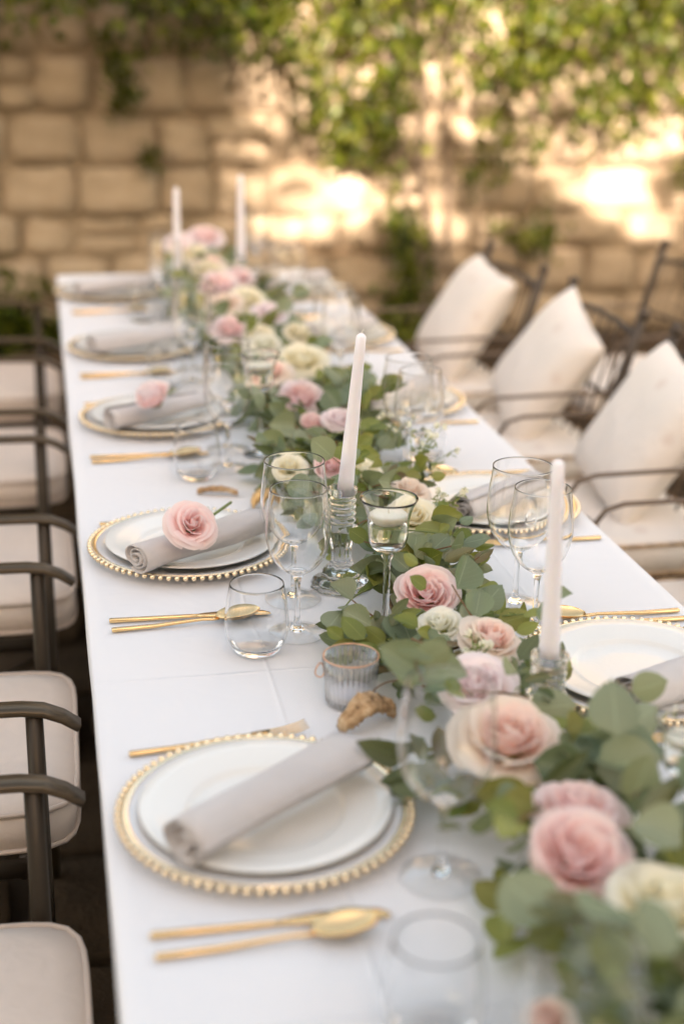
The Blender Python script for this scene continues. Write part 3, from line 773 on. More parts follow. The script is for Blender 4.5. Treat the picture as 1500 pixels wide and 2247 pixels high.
def goblet(x, y, label, l2, sc_=1.0):
    t = thing('goblet', label, 'goblet', (x, y, TZ+.001), (0, 0, 0), 'tall candle goblets', sc_)
    ob('bowl', GB[0], t); ob('water', GB[1], t)
    t2 = thing('floating_candle', l2, 'candle', (x, y, TZ+.001), (0, 0, random.uniform(0, 6)), 'floating candles', sc_)
    ob('wax', GB[2], t2); ob('wick', GB[3], t2)
goblet(.414, 1.815, 'tall glass goblet half full of water beside the sharp pink rose', 'cream floating candle in the goblet beside the sharp pink rose', 1.04)
goblet(.366, 2.715, 'blurred tall glass goblet left of the garland beyond the wine glasses', 'cream floating candle in the blurred goblet beyond the wine glasses', 1.02)
goblet(.590, 1.215, 'short blurred glass goblet at the right picture edge in the garland', 'cream floating candle in the blurred goblet at the right edge', .80)

# ribbed votive glass
def votive(x, y):
    t = thing('votive_glass', 'ribbed votive glass with gold rim beside the bark chip', 'votive glass', (x, y, TZ+.001))
    seg = 180; v = []; f = []
    prof = [(.0285, .0005), (.0305, .002), (.0315, .010), (.0335, .035), (.0365, .066)]
    inn = [(.0352, .066), (.0322, .035), (.0300, .010), (.0285, .0075)]
    allp = [(0, .001)] + prof + inn + [(0, .0070)]
    v, f = lathe(allp, seg); v2 = []
    for p in v:
        q = Vector(p); r = math.hypot(q.x, q.y); rr_ = .0285+(.0365-.0285)*q.z/.066
        if r > .027 and .003 < q.z < .0655 and r > rr_-.0004:
            a = math.atan2(q.y, q.x); k = 1; q.x *= k; q.y *= k
        v2.append(q)
    ob('cup', me_new('cup', v2, f, 'rib_glass'), t)
    rod = G().add(*tube([(.0314, 0, .004), (.0332, 0, .030), (.0362, 0, .064)], .0011, 6)).mesh('rib', 'glass')
    for k in range(30): ob('rib', rod, t, (0, 0, 0), (0, 0, 2*PI*k/30))
    ob('gold_rim', lathe_me('gold_rim', [(.0350, .0662), (.0350, .0674), (.0358, .0680), (.0366, .0674), (.0367, .0660), (.0358, .0662)], 'rose_gold', 64, True), t)
    ob('wax', lathe_me('wax', [(0, .0080), (.027, .0080), (.0275, .017), (.026, .018), (0, .0175)], 'wax', 32), t)
votive(.323, 1.625)
wr = ob('wire_loop', G().add(*tube([(.006*math.cos(a)-.002, 0.002*math.sin(2*a), .010*math.sin(a)+.011) for a in [2*PI*i/20 for i in range(21)]], .0010, 6)).mesh('wire_loop', 'rose_gold'), None, (.2845, 1.628, TZ+.038), (0, 0, .2))
tag(wr, 'small copper wire ring at the side of the ribbed votive', 'wire ring')
wr = ob('vine_tendril', G().add(*tube(bez((0, 0, .002), (.004, .0, .055), (.055, .02, .040), 12), .0010, 6)).mesh('vine_tendril', 'stem_brown'), None, (.330, 1.577, TZ+.001))
tag(wr, 'thin brown tendril arching beside the ribbed votive', 'tendril')

def bark(x, y, L_, W_, rz, m, label, arch=.018, seed=0, thick=.008, roll=0):
    n, k = 40, 18; v = []; f = []
    for i in range(n+1):
        t = i/n; wv = W_*(.55+.45*math.sin(PI*t))*(1+.25*nz(t*5, seed))
        cx = L_*(t-.5); cz = arch*math.sin(PI*t)
        for j in range(k):
            a = 2*PI*j/k; r = 1+.35*nz(math.cos(a)*1.6+t*7, math.sin(a)*1.6, seed)+.30*nz(math.cos(a)*5+t*24, math.sin(a)*5, seed+3)+.18*nz(math.cos(a)*9+t*50, math.sin(a)*9, seed+6)
            v.append((cx, math.cos(a)*wv/2*r + .35*arch*math.sin(PI*t), cz + thick*(1+.5*nz(t*6, seed+4))*math.sin(a)*r))
    for i in range(n):
        for j in range(k):
            j2 = (j+1) % k; f.append((i*k+j, i*k+j2, (i+1)*k+j2, (i+1)*k+j))
    f.append(tuple(range(k-1, -1, -1))); f.append(tuple(range(n*k, n*k+k)))
    rot = Euler((roll, 0, rz)).to_matrix(); zm = min((rot @ Vector(p)).z for p in v)
    o = ob('bark_chip', me_new('bark_chip', v, f, m), None, (x, y, TZ+.002-zm), (roll, 0, rz)); tag(o, label, 'bark chip', 'gilded bark chips')
bark(.330, 1.555, .082, .032, .45, 'bark', 'curled rough bark chip with gilded edge below the votive glass', .022, 2, .009, .5)
bark(.630, 1.405, .050, .036, 1.2, 'gilded', 'gold crumpled bark chip right of the garland below the right plate', .02, 5, .013, .4)
bark(.252, 2.475, .075, .016, -.25, 'bark', 'flat brown bark sliver above the pink rose on the napkin', .006, 8, .005)
bark(.325, 2.400, .045, .022, .5, 'gilded', 'golden bark stub behind the second left wine glasses', .012, 11, .010)

# ------------------------------------------------------------------ roses
def petal_mesh(r, H, phi, curl, seed, spiral, m, nu=8, nv=7, lean=0):
    v = []; uv = []; f = []
    for j in range(nv+1):
        t = j/nv
        rad = r*(.10+.90*math.sin(min(1, t*1.05)*PI/2)**.75)
        lip = curl*max(0, (t-.62)/.38)**2
        for i in range(nu+1):
            u = -1+2*i/nu
            ang = u*phi*(.30+.70*min(1, t*1.5)**.7)
            edge = 1-.30*abs(u)**2.6*t - .035*(1 if abs(u) < .08 and t > .95 else 0)
            rr = rad*(1+spiral*u) + lip*r*(1-.35*u*u) + .05*r*nz(u*2+seed, t*3, seed)*t
            z = H*(t**.95)*edge - lip*r*.45 + .04*H*nz(u*2.5, t*2, seed+9)*t + .02*H*math.sin(u*9+seed)*t*t
            v.append((rr*math.sin(ang), rr*math.cos(ang), z)); uv.append((i/nu, t))
    for j in range(nv):
        for i in range(nu):
            a = j*(nu+1)+i; f.append((a, a+nu+1, a+nu+2, a+1))
    return me_new('petal', v, f, m, True, uv)
ROSE_CACHE = {}
def rose_layers(style, mo, mi):
    key = (style, mo, mi)
    if key in ROSE_CACHE: return ROSE_CACHE[key]
    L_ = []
    # (radius, height, half angle, curl, spiral, count)
    if style == 'garden':    # many thin petals packed in a shallow cup
        rings = [(.09, .62, 1.5, .0, .30, 4), (.18, .66, 1.0, .03, .28, 6), (.28, .70, .80, .05, .26, 7), (.39, .74, .70, .06, .24, 8),
                 (.50, .78, .68, .07, .20, 8), (.61, .80, .66, .09, .16, 8), (.72, .81, .68, .11, .13, 8), (.83, .78, .74, .13, .10, 7), (.93, .70, .84, .16, .08, 6), (1.0, .58, .92, .22, .05, 5)]
    elif style == 'open':    # loose rose
        rings = [(.12, .95, 1.9, .0, .28, 3), (.24, .95, 1.3, .04, .24, 4), (.38, .92, 1.1, .12, .2, 4), (.54, .88, 1.0, .20, .16, 5), (.70, .78, .95, .28, .12, 5), (.84, .62, .92, .36, .08, 5), (.90, .46, .95, .42, .05, 5)]
    else:                    # bud
        rings = [(.16, 1.5, 2.0, .0, .3, 3), (.32, 1.5, 1.4, .04, .26, 3), (.5, 1.42, 1.2, .1, .2, 4), (.68, 1.25, 1.1, .18, .16, 4), (.85, 1.0, 1.0, .25, .12, 4)]
    rn = random.Random(5)
    for k, (r, H, phi, curl, spi, cnt) in enumerate(rings):
        mm = mi if k < len(rings)*.55 else mo
        L_.append(([petal_mesh(r, H, phi, curl, k*3.7+q*1.9, spi, mm) for q in range(2)], r, cnt, phi))
    ROSE_CACHE[key] = L_; return L_
cal_me = None
def rose(x, y, z, rad, style, mo, mi, label, aim=(0, -.35, 1), grp='roses laid along the garland', seed=1, few=False, stem=None):
    """z is the middle height of the bloom"""
    global cal_me
    q = Vector(aim).normalized().to_track_quat('Z', 'Y').to_matrix().to_4x4()
    hh = .42*rad if style != 'bud' else .8*rad
    org = Vector((x, y, z)) - q.to_3x3() @ Vector((0, 0, hh))
    t = thing('rose', label, 'rose', org, (0, 0, 0), grp); rn = random.Random(seed)
    t.matrix_basis = Matrix.Translation(org) @ q @ Matrix.Rotation(rn.uniform(0, 6), 4, 'Z') @ Matrix.Scale(rad, 4)
    if cal_me is None:
        v, f = lathe([(0, -.16), (.10, -.15), (.20, -.06), (.34, .06), (.42, .16), (.38, .17), (0, .08)], 12); cal_me = me_new('calyx', v, f, 'leaf_green')
    ob('calyx', cal_me, t)
    for k, (ms, r, cnt, phi) in enumerate(rose_layers(style, mo, mi)):
        a0 = rn.uniform(0, 6)
        for c in range(cnt):
            a = a0 + 2*PI*c/cnt + rn.uniform(-.22, .22); s = rn.uniform(.92, 1.07)
            gd = 1.9 if (style == 'garden' and r < .85) else 1
            M = Matrix.Rotation(a, 4, 'Z') @ Matrix.Translation((rn.uniform(-.03, .03)*gd, rn.uniform(-.03, .05)*gd, rn.uniform(-.05, .05)*gd)) @ Matrix.Rotation(rn.uniform(-.10, .06)*gd-(.0 if style != 'garden' else .03), 4, 'X') @ Matrix.Rotation(rn.uniform(-.12, .12)*gd, 4, 'Y') @ Matrix.Diagonal((s, s, rn.uniform(.92, 1.06), 1))
            ob('petal', ms[c % 2], t, mw=M)
    if stem:
        inv = t.matrix_basis.inverted(); pts = [inv @ Vector(p) for p in stem]
        ob('stem', G().add(*tube(pts, .0026/rad, 7)).mesh('stem', 'stem_green'), t)
    return t
P, B, C, W, PO, PI_ = 'petal_pink', 'petal_blush', 'petal_cream', 'petal_white', 'petal_peach_outer', 'petal_peach_inner'
ROSES = [
 (.462, 1.765, .840, .0375, 'garden', P, P, 'sharply focused pink garden rose with many packed petals', (-.05, -.55, 1)),
 (.445, 1.471, .842, .0400, 'open', B, B, 'pale lilac pink loose rose below the sharp pink rose', (-.25, -.45, 1)),
 (.446, 1.345, .836, .0540, 'open', PO, PI_, 'large peach cream rose with pink heart above the pink pair', (.05, -.35, 1)),
 (.470, 1.190, .838, .0420, 'open', P, P, 'upper rose of the touching pink pair near the front', (.1, -.1, 1)),
 (.440, 1.103, .842, .0440, 'garden', P, P, 'lower rose of the touching pink pair near the front', (0, -.45, 1)),
 (.486, 1.006, .845, .0480, 'open', C, C, 'big blurred cream rose at the lower right picture edge', (.1, -.15, 1)),
 (.506, 1.607, .836, .0370, 'open', PO, PI_, 'pale peach rose half hidden by leaves under the sharp rose', (.2, -.3, 1)),
 (.452, 1.660, .838, .0270, 'open', W, W, 'small white bloom just below the sharp pink rose', (-.1, -.3, 1)),
 (.520, 2.075, .838, .0380, 'open', C, C, 'cream rose directly behind the floating candle goblet', (0, -.5, 1)),
 (.488, 2.300, .842, .0320, 'open', C, C, 'cream rose just right of the leaning candle', (.2, -.4, 1)),
 (.445, 2.355, .842, .0270, 'garden', P, P, 'small pink rose just left of the leaning candle', (-.1, -.7, 1)),
 (.462, 2.784, .840, .0420, 'garden', B, P, 'blurred pink rose in front of the cream rose mid garland', (0, -.5, 1)),
 (.521, 3.090, .842, .0520, 'open', C, C, 'blurred full cream rose at mid garland behind a pink one', (0, -.4, 1)),
 (.452, 2.600, .838, .0240, 'bud', P, P, 'small pale pink bud beside the leaning candle', (.1, -.6, 1)),
 (.491, 3.800, .842, .0480, 'open', C, C, 'far cream rose right of a far pink rose', (0, -.5, 1)),
 (.441, 4.000, .845, .0500, 'garden', B, P, 'far pink rose left of a far cream rose', (0, -.5, 1)),
 (.402, 3.440, .842, .0440, 'open', B, P, 'far blush rose over the blurred goblet', (0, -.5, 1)),
 (.466, 3.385, .838, .0350, 'open', C, C, 'far cream rose right of the blush rose over the goblet', (0, -.4, 1)),
 (.450, 4.330, .845, .0480, 'open', PO, PI_, 'far peach rose between the two far candles', (0, -.4, 1)),
 (.472, 4.620, .885, .0560, 'open', B, P, 'farthest pink rose standing highest at the garland end', (0, -.4, 1)),
 (.430, 4.520, .850, .0420, 'open', C, C, 'farthest cream rose below the highest pink one', (0, -.4, 1)),
 (.375, 4.560, .880, .0400, 'open', B, B, 'farthest blush rose behind the left far candle', (-.2, -.4, 1)),
 (.564, 3.395, .838, .0330, 'open', C, C, 'far cream rose at the right flank of the garland', (.2, -.4, 1)),
 (.545, 2.195, .842, .0290, 'open', PO, PO, 'pale ruffled peach bloom above the floating candle goblet', (.1, -.2, 1)),
 (.368, 2.365, .838, .0290, 'open', C, C, 'cream rose seen through the rims of the wine glasses', (-.1, -.4, 1)),
 (.430, 2.960, .850, .0360, 'open', PO, PI_, 'blurred peach rose left of the full cream rose mid garland', (-.2, -.4, 1)),
 (.505, 2.580, .846, .0320, 'open', B, B, 'blurred blush rose behind the leaning candle', (.2, -.4, 1)),
 (.455, 3.230, .850, .0360, 'open', W, W, 'blurred white rose between two cream ones mid garland', (0, -.4, 1)),
 (.520, 3.580, .850, .0400, 'open', B, B, 'far pink rose beyond the flank cream rose', (.1, -.4, 1)),
 (.425, 3.720, .850, .0400, 'open', PO, PO, 'far pale peach rose left of the garland middle', (-.2, -.4, 1)),
 (.510, 4.080, .852, .0420, 'open', B, P, 'far blush rose in front of the right far candle', (.1, -.4, 1)),
 (.430, 4.200, .852, .0420, 'open', C, C, 'far cream rose just right of the left far candle', (-.1, -.4, 1)),
 (.345, .930, .800, .0240, 'bud', PO, PI_, 'small peach bud at the bottom edge of the picture', (-.2, -.2, 1)),
]
for i, q in enumerate(ROSES):
    q = list(q); q[2] += .010 if q[1] > 2.5 else 0
    rose(*q[:7], q[7], q[8], seed=i+3)
rose(.166, 2.066, .848, .0345, 'open', P, P, 'pink rose lying on the rolled napkin of the second left plate', (.25, -.60, .62), 'roses on napkins', 77, stem=[(.175, 2.08, .843), (.205, 2.13, .838), (.240, 2.185, .838)])
rose(.160, 2.83, .852, .0370, 'bud', P, B, 'blurred pink rose on the napkin of the third left plate', (-.45, -.3, .75), 'roses on napkins', 79, stem=[(.172, 2.84, .845), (.20, 2.89, .838), (.22, 2.93, .836)])

# ------------------------------------------------------------------ garland
def round_leaf(L_, W_, cup, tip, seed, n=6):
    """broad ovate leaf, 5 columns; y along the leaf"""
    v = []; uv = []; f = []; cols = (-1, -.55, 0, .55, 1)
    for i in range(n+1):
        t = i/n; base = max(.02, math.sin(PI*(t**.85))**(.62)) if 0 < i < n else .02
        wv = W_/2*base*(1-.10*t+tip*(1-t)*.1)
        for u in cols:
            x = u*wv*(1+.05*nz(t*4+u, seed)); y = L_*(t + .02*(1-u*u)*t)
            z = cup*W_*(u*u)*base**1.5*.5 - .10*L_*(t-.3)**2 + .03*L_*nz(u*1.4+seed, t*3, seed) 
            if u == 0: z -= .012*W_
            v.append((x, y, z)); uv.append((.5+u/2, t))
    for i in range(n):
        for j in range(4):
            a = i*5+j; f.append((a, a+1, a+6, a+5))
    return v, f, uv
LEAF = {}
for kind, mname in (('silver', 'leaf_silver'), ('green', 'leaf_green'), ('olive', 'leaf_olive')):
    LEAF[kind] = []
    for s in range(7):
        ratio = {'silver': random.uniform(.86, 1.05), 'green': random.uniform(.66, .85), 'olive': random.uniform(.34, .5)}[kind]
        v, f, uv = round_leaf(1, ratio, random.uniform(-.55, .85), random.uniform(-1, 1), s*3.1+7)
        LEAF[kind].append((v, f, uv, me_new('leaf', v, f, mname, True, uv)))
# upright things the foliage must leave free: (x, y, radius)
KEEP = [(.414, 1.815, .036), (.533, 1.47, .030), (.390, 2.015, .052), (.366, 2.715, .036), (.334, 4.1, .05), (.537, 4.25, .05), (.323, 1.625, .045), (.33, 1.222, .05), (.59, 1.215, .035),
        (.292, 1.85, .05), (.306, 1.975, .052), (.64, 1.175, .05), (.634, 1.803, .05), (.636, 1.898, .05), (.33, 1.555, .045), (.63, 1.405, .03)]
ROSE_K = [(q[0], q[1], q[2], q[3]) for q in ROSES]
def free(p, size):
    for (x, y, r) in KEEP:
        if (p.x-x)**2+(p.y-y)**2 < (r+size*.25)**2: return False
    for (x, y, z, r) in ROSE_K:
        dz = p.z-z
        if (p.x-x)**2+(p.y-y)**2 < (r*(1.0 if y < 2.5 else 1.2)+size*.2)**2 and dz > -r*1.3: return False
    return True
SHOW = ROSE_K + [(.33, 1.555, .768, .045), (.323, 1.625, .785, .05), (.414, 1.815, .93, .042), (.414, 1.815, .86, .022), (.414, 1.815, .82, .02), (.39, 2.015, .80, .04), (.39, 2.015, .77, .045)]
EYE = Vector((-.036, 0, 1.605))
def hides(p, rnd):
    """blooms are set on top of the foliage: keep most leaves that would stand in front of one"""
    for (x, y, z, r) in SHOW:
        if abs(p.y-y) > .25 or p.y > y: continue
        c = Vector((x, y, z)); d = (c-EYE).normalized(); k = (p-EYE).dot(d)
        if k < (c-EYE).length and (p-EYE-d*k).length < r*.85 and rnd.random() < .85: return True
    return False
def cen(y): return .478 + .02*math.sin(y*2.3+1) - (.02 if y > 2.4 else 0) + (.008 if y < 1.3 else 0)
def half(y): return (.125 if y < 2.3 else .105) + .02*math.sin(y*5+.6) + .012*math.sin(y*11)
def build_garland():
    o = Vector((.48, 2.7, TZ)); t = thing('garland', 'long table garland of silvery round eucalyptus leaves and olive sprigs', 'garland', o)
    rn = random.Random(21); leaves = []
    # main vine along the middle
    for k in range(3):
        pts = [(cen(y)+.02*math.sin(y*6+k*2)-o.x, y-o.y, .018+.01*math.sin(y*9+k)+.008*k) for y in [.55+i*.1 for i in range(42)]]
        ob('stem', G().add(*tube(pts, .0032, 6)).mesh('stem', 'stem_brown'), t)
    def sprig(p0, d, Ln, kind, lsz, step, up):
        P_ = [Vector(p0)]; D = Vector(d).normalized(); n = max(4, int(Ln/.03))
        for i in range(n):
            D = (D + Vector((rn.gauss(0, .10), rn.gauss(0, .10), rn.gauss(0, .06) + up*(.10 if i < n/2 else -.12)))).normalized()
            q = P_[-1] + D*(Ln/n); q.z = max(q.z, TZ+.006); 
            if q.y > 4.74: break
            P_.append(q)
        if len(P_) < 3: return
        if all(free(q, .0) and not (q.x > .575 and abs(q.y-1.63) < .16) and abs(q.x-cen(q.y)) < half(q.y)+.02 for q in P_[1:]):
            ob('stem', G().add(*tube([q-o for q in P_], [.0020-.0010*i/(len(P_)-1) for i in range(len(P_))], 5)).mesh('stem', 'stem_brown' if rn.random() < .7 else 'stem_green'), t)
        dist = 0; side = 1
        for i in range(1, len(P_)):
            D = (P_[i]-P_[i-1]); m_ = max(1, int(D.length/step+.5)); Dn = D.normalized()
            for k in range(m_):
                p = P_[i-1] + D*((k+.5)/m_); side = -side
                latv = Dn.cross(Vector((0, 0, 1)))
                if latv.length < .1: latv = Vector((1, 0, 0))
                latv.normalize()
                a = rn.uniform(.7, 1.3)*side
                ld = (Dn*math.cos(a) + latv*math.sin(a) + Vector((0, 0, rn.uniform(-.1, .55)))).normalized()
                nrm = (Vector((-.1, -.75, .85)) + latv*side*rn.uniform(-.1, .7) + Vector((rn.gauss(0, .35), rn.gauss(0, .35)-.1, 0))).normalized()
                s = lsz*rn.uniform(.55, 1.25)*(1-.35*(i/len(P_))*(kind != 'olive'))
                leaves.append((p + ld*.004, ld, nrm, s, kind))
        leaves.append((P_[-1], (P_[-1]-P_[-2]).normalized(), Vector((0, -.3, 1)), lsz*.7, kind))
    y = .62
    while y < 4.68:
        dens = 1.0
        c, h = cen(y), half(y)
        for q in range(4):
            sd = rn.choice((-1, 1)); x0 = c + rn.uniform(-.6, .6)*h; z0 = TZ + rn.uniform(.02, .09)
            kind = rn.choices(('silver', 'green', 'olive'), (.52, .30, .18))[0]
            if y > 2.3: kind = rn.choices(('silver', 'green', 'olive'), (.40, .38, .22))[0]
            d = (sd*rn.uniform(.2, 1.0), rn.choice((-1, -1, 1))*rn.uniform(.3, 1), rn.uniform(-.15, .5))
            lsz = {'silver': rn.uniform(.050, .072), 'green': rn.uniform(.040, .056), 'olive': rn.uniform(.034, .050)}[kind]
            if y < 1.4: lsz *= 1.3
            sprig((x0, y, z0), d, rn.uniform(.09, .17), kind, lsz, {'silver': .024, 'green': .020, 'olive': .014}[kind], rn.uniform(.2, 1))
        y += .042
    # loose flat leaves round the border and a dense low filling
    y = .6
    while y < 4.7:
        c, h = cen(y), half(y)
        for q in range(7):
            u = rn.uniform(-1, 1); p = Vector((c+u*h, y+rn.uniform(-.02, .02), TZ+.012+.062*(1-u*u)*rn.uniform(.3, 1)))
            a = rn.uniform(0, 2*PI); ld = Vector((math.cos(a), math.sin(a), rn.uniform(-.2, .5))).normalized()
            nrm = Vector((u*.8+rn.gauss(0, .3), -.55+rn.gauss(0, .35), .9)).normalized()
            leaves.append((p, ld, nrm, rn.uniform(.028, .052), rn.choices(('silver', 'green', 'olive'), (.42, .33, .25))[0]))
        y += .026
    ok = []
    for (p, ld, nrm, s, kind) in leaves:
        mid = p + ld*s*.5
        if not (free(mid, s) and free(p, s*.5)): continue
        if hides(mid, rn): continue
        tip = p + ld*s
        if tip.z < TZ+.006: ld = (ld + Vector((0, 0, (TZ+.006-tip.z)/s))).normalized()
        if abs(mid.x-cen(mid.y)) > half(mid.y)+.030: continue
        if mid.x > .585 and abs(mid.y-1.63) < .16: continue
        nrm = (nrm - ld*nrm.dot(ld)).normalized(); xx = ld.cross(nrm)
        M = Matrix(((xx.x, ld.x, nrm.x, p.x-o.x), (xx.y, ld.y, nrm.y, p.y-o.y), (xx.z, ld.z, nrm.z, p.z-o.z), (0, 0, 0, 1))) @ Matrix.Scale(s, 4)
        vis = s*(1 if kind != 'olive' else .5)/max(.5, (Vector((-.036, 0, 1.6))-mid).length) + .010*(mid.z-TZ)/.08*(1 if .95 < mid.y < 2.3 else 0) - (1 if mid.y < .93 else 0)
        ok.append((vis, M, kind))
    ok.sort(key=lambda q: -q[0])
    gs = {k: G() for k in LEAF}
    for i, (vis, M, kind) in enumerate(ok):
        L_ = LEAF[kind][i % 7]
        if i < 298: ob('leaf', L_[3], t, mw=M)
        else: gs[kind].add([M @ Vector(q) for q in L_[0]], L_[1], L_[2])
    for k in gs:
        if gs[k].v: c = ob({'silver': 'silver_foliage', 'green': 'green_foliage', 'olive': 'olive_foliage'}[k], gs[k].mesh('foliage', 'leaf_'+k), t); c['kind'] = 'stuff'
    print('garland leaves', len(ok))
build_garland()

# small white filler sprigs
def filler(x, y, z, n, h, label, seed):
    rn = random.Random(seed); t = thing('blossom_sprig', label, 'flower sprig', (x, y, z), group='white filler blossoms')
    gp = G(); gl = G()
    for k in range(n):
        e = Vector((rn.gauss(0, .03)+.02, rn.gauss(0, .03), h*rn.uniform(.6, 1.1)))
        ob('stem', G().add(*tube(bez((0, 0, 0), (e.x*.3, e.y*.3, e.z*.6), e, 5), [.0012, .0011, .001, .0009, .0008, .0006], 5)).mesh('stem', 'stem_green'), t)
        for j in range(7):
            q = e*rn.uniform(.3, 1); v, f, uv = leafcard(.014, .004, .2, 2); M = Matrix.Translation(q) @ rand_rot(); gl.add([M @ Vector(a) for a in v], f, uv)
        fl = G(); rot = rand_rot()
        for j in range(5):
            v, f, uv = leafcard(.0095, .009, -.3, 3, -.3); M = rot @ Matrix.Rotation(2*PI*j/5, 4, 'Z') @ Matrix.Rotation(.5, 4, 'X'); fl.add([M @ Vector(a) for a in v], f, uv)
        ob('blossom', fl.mesh('blossom', 'petal_white'), t, e)
    o = ob('foliage', gl.mesh('foliage', 'leaf_green'), t); o['kind'] = 'stuff'
filler(.580, 2.33, TZ+.05, 9, .10, 'white star blossom sprig rising right of the leaning candle', 1)
filler(.560, 2.52, TZ+.05, 8, .09, 'white blossom sprig behind the leaning candle on its right', 2)
filler(.565, 2.13, TZ+.05, 5, .06, 'low green and white sprig right of the floating candle goblet', 3)
filler(.470, 1.56, TZ+.06, 6, .04, 'tiny green sprig between the white bloom and the lilac rose', 4)
filler(.600, 1.43, TZ+.03, 4, .04, 'tiny green sprig beside the gold bark chip', 5)

# ------------------------------------------------------------------ cushions
def pad(sx, sy, sz, puff, r=.05, n=14, seed=0):
    """upholstered pad, rounded corners, crowned top"""
    v = []; f = []
    def out(i, j, side):
        a, b = -1+2*i/n, -1+2*j/n
        k = 8; den = (abs(a)**k+abs(b)**k)**(1/k) if (a or b) else 1; mx_ = max(abs(a), abs(b))
        sc_ = mx_/den if den else 1
        x, y = a*sc_*sx/2, b*sc_*sy/2
        e = min(1, max(0, 1-max(abs(a), abs(b)))*3.2); z = sz/2 + puff*(1-(1-e)**2) + .004*nz(x*9, y*9, seed)*e
        return (x, y, z*side)
    for side in (1, -1):
        for j in range(n+1):
            for i in range(n+1): v.append(out(i, j, side))
    o_ = (n+1)**2
    for j in range(n):
        for i in range(n):
            a = j*(n+1)+i; f.append((a, a+1, a+n+2, a+n+1)); b = a+o_; f.append((b+1, b, b+n+1, b+n+2))
    ring = [i for i in range(n+1)] + [j*(n+1)+n for j in range(1, n+1)] + [n*(n+1)+i for i in range(n-1, -1, -1)] + [j*(n+1) for j in range(n-1, 0, -1)]
    m_ = len(ring); bulge = []
    n0 = len(v)
    for k in ring: p = Vector(v[k]); v.append((p.x*1.012, p.y*1.012, 0))
    for k in range(m_):
        k2 = (k+1) % m_
        f.append((ring[k2], ring[k], n0+k, n0+k2)); f.append((n0+k2, n0+k, ring[k]+o_, ring[k2]+o_))
    return v, f, [Vector(v[k]) for k in ring], [Vector(v[k+o_]) for k in ring]
def piping(g, ring, r=.0042):
    pts = [p*1.0+Vector((p.x*.008, p.y*.008, 0)) for p in ring]; pts = pts + pts[:2]
    v, f = tube(pts, r, 6, False); g.add(v, f)

# ------------------------------------------------------------------ bronze armchairs on the left
AC = {}
def armchair_parts():
    v, f, r1, r2 = pad(.50, .475, .062, .014, seed=3); AC['cushion'] = me_new('seat_cushion', v, f, 'cushion')
    g = G(); piping(g, r1); piping(g, r2); AC['piping'] = g.mesh('piping', 'piping')
    g = G(); g.add(*strip([(-.55, 0, .69), (-.42, 0, .672), (-.2, 0, .662), (-.075, 0, .660), (-.045, 0, .656), (-.018, 0, .644), (.004, 0, .628)], [.03, .033, .034, .035, .035, .034, .030], [.011]*7)); AC['arm'] = g.mesh('armrest', 'bronze_arm')
    g = G(); g.add(*tube([(0, 0, 0), (0, 0, .35), (0, 0, .653)], [.012, .014, .0125], 8)); AC['leg'] = g.mesh('front_leg', 'bronze_metal')
    g = G(); g.add(*tube([(-.08, 0, 0), (-.02, 0, .40), (-.05, 0, .66), (-.12, 0, .92)], [.012, .014, .013, .011], 8)); AC['rear'] = g.mesh('rear_leg', 'bronze_metal')
    g = G()
    for y in (-.255, .255): g.add(*strip([(-.50, y, .388), (-.075, y, .388)], .018, .03))
    for x in (-.50, -.085): g.add(*strip([(x, -.262, .386), (x, .262, .386)], .018, .028))
    for y in (-.15, -.05, .05, .15): g.add(*strip([(-.50, y, .393), (-.085, y, .393)], .02, .006))
    AC['frame'] = g.mesh('seat_frame', 'bronze_metal')
    g = G(); g.add(*tube([(-.07, -.262, .12), (-.50, .262, .16)], .008, 7)); AC['brace'] = g.mesh('brace', 'bronze_metal')
    AC['rail'] = G().add(*strip([(-.615, -.27, .91), (-.63, 0, .925), (-.615, .27, .91)], .02, .035)).mesh('back_rail', 'bronze_metal')
    AC['slat'] = G().add(*strip([(-.525, 0, .47), (-.55, 0, .66), (-.615, 0, .90)], .03, .008, up=Vector((1, 0, 0)))).mesh('back_slat', 'bronze_metal')
    v, f, r1, r2 = pad(.46, .40, .06, .02, seed=8); AC['back'] = me_new('back_cushion', v, f, 'cushion')
armchair_parts()
def armchair(x, y, label, rz=0):
    t = thing('armchair', label, 'armchair', (x, y, 0), (0, 0, rz), 'bronze armchairs on the left side')
    c = ob('seat_cushion', AC['cushion'], t, (-.255, 0, .438)); ob('piping', AC['piping'], c)
    ob('seat_frame', AC['frame'], t)
    for s in (-1, 1):
        ob('armrest', AC['arm'], t, (0, s*.272, 0)); ob('front_leg', AC['leg'], t, (-.058, s*.272, 0)); ob('rear_leg', AC['rear'], t, (-.50, s*.272, 0))
    for s in (0, 1): ob('brace', AC['brace'], t, (0, 0, 0), None, (1, 1-2*s, 1))
    ob('back_rail', AC['rail'], t)
    for k in range(5): ob('back_slat', AC['slat'], t, (0, (k-2)*.095, 0))
    ob('back_cushion', AC['back'], t, (-.50, 0, .70), (0, R(-75), 0))
for i, (x, y) in enumerate([(-.028, 1.375), (-.024, 2.125), (-.010, 2.925), (-.012, 3.705), (-.012, 4.50)]):
    armchair(x, y, f'bronze metal armchair with cream cushion, {["nearest the front", "second from the front", "third from the front", "fourth from the front", "farthest, by the wall"][i]}', R([0, -.6, .5, 0, .5][i]))

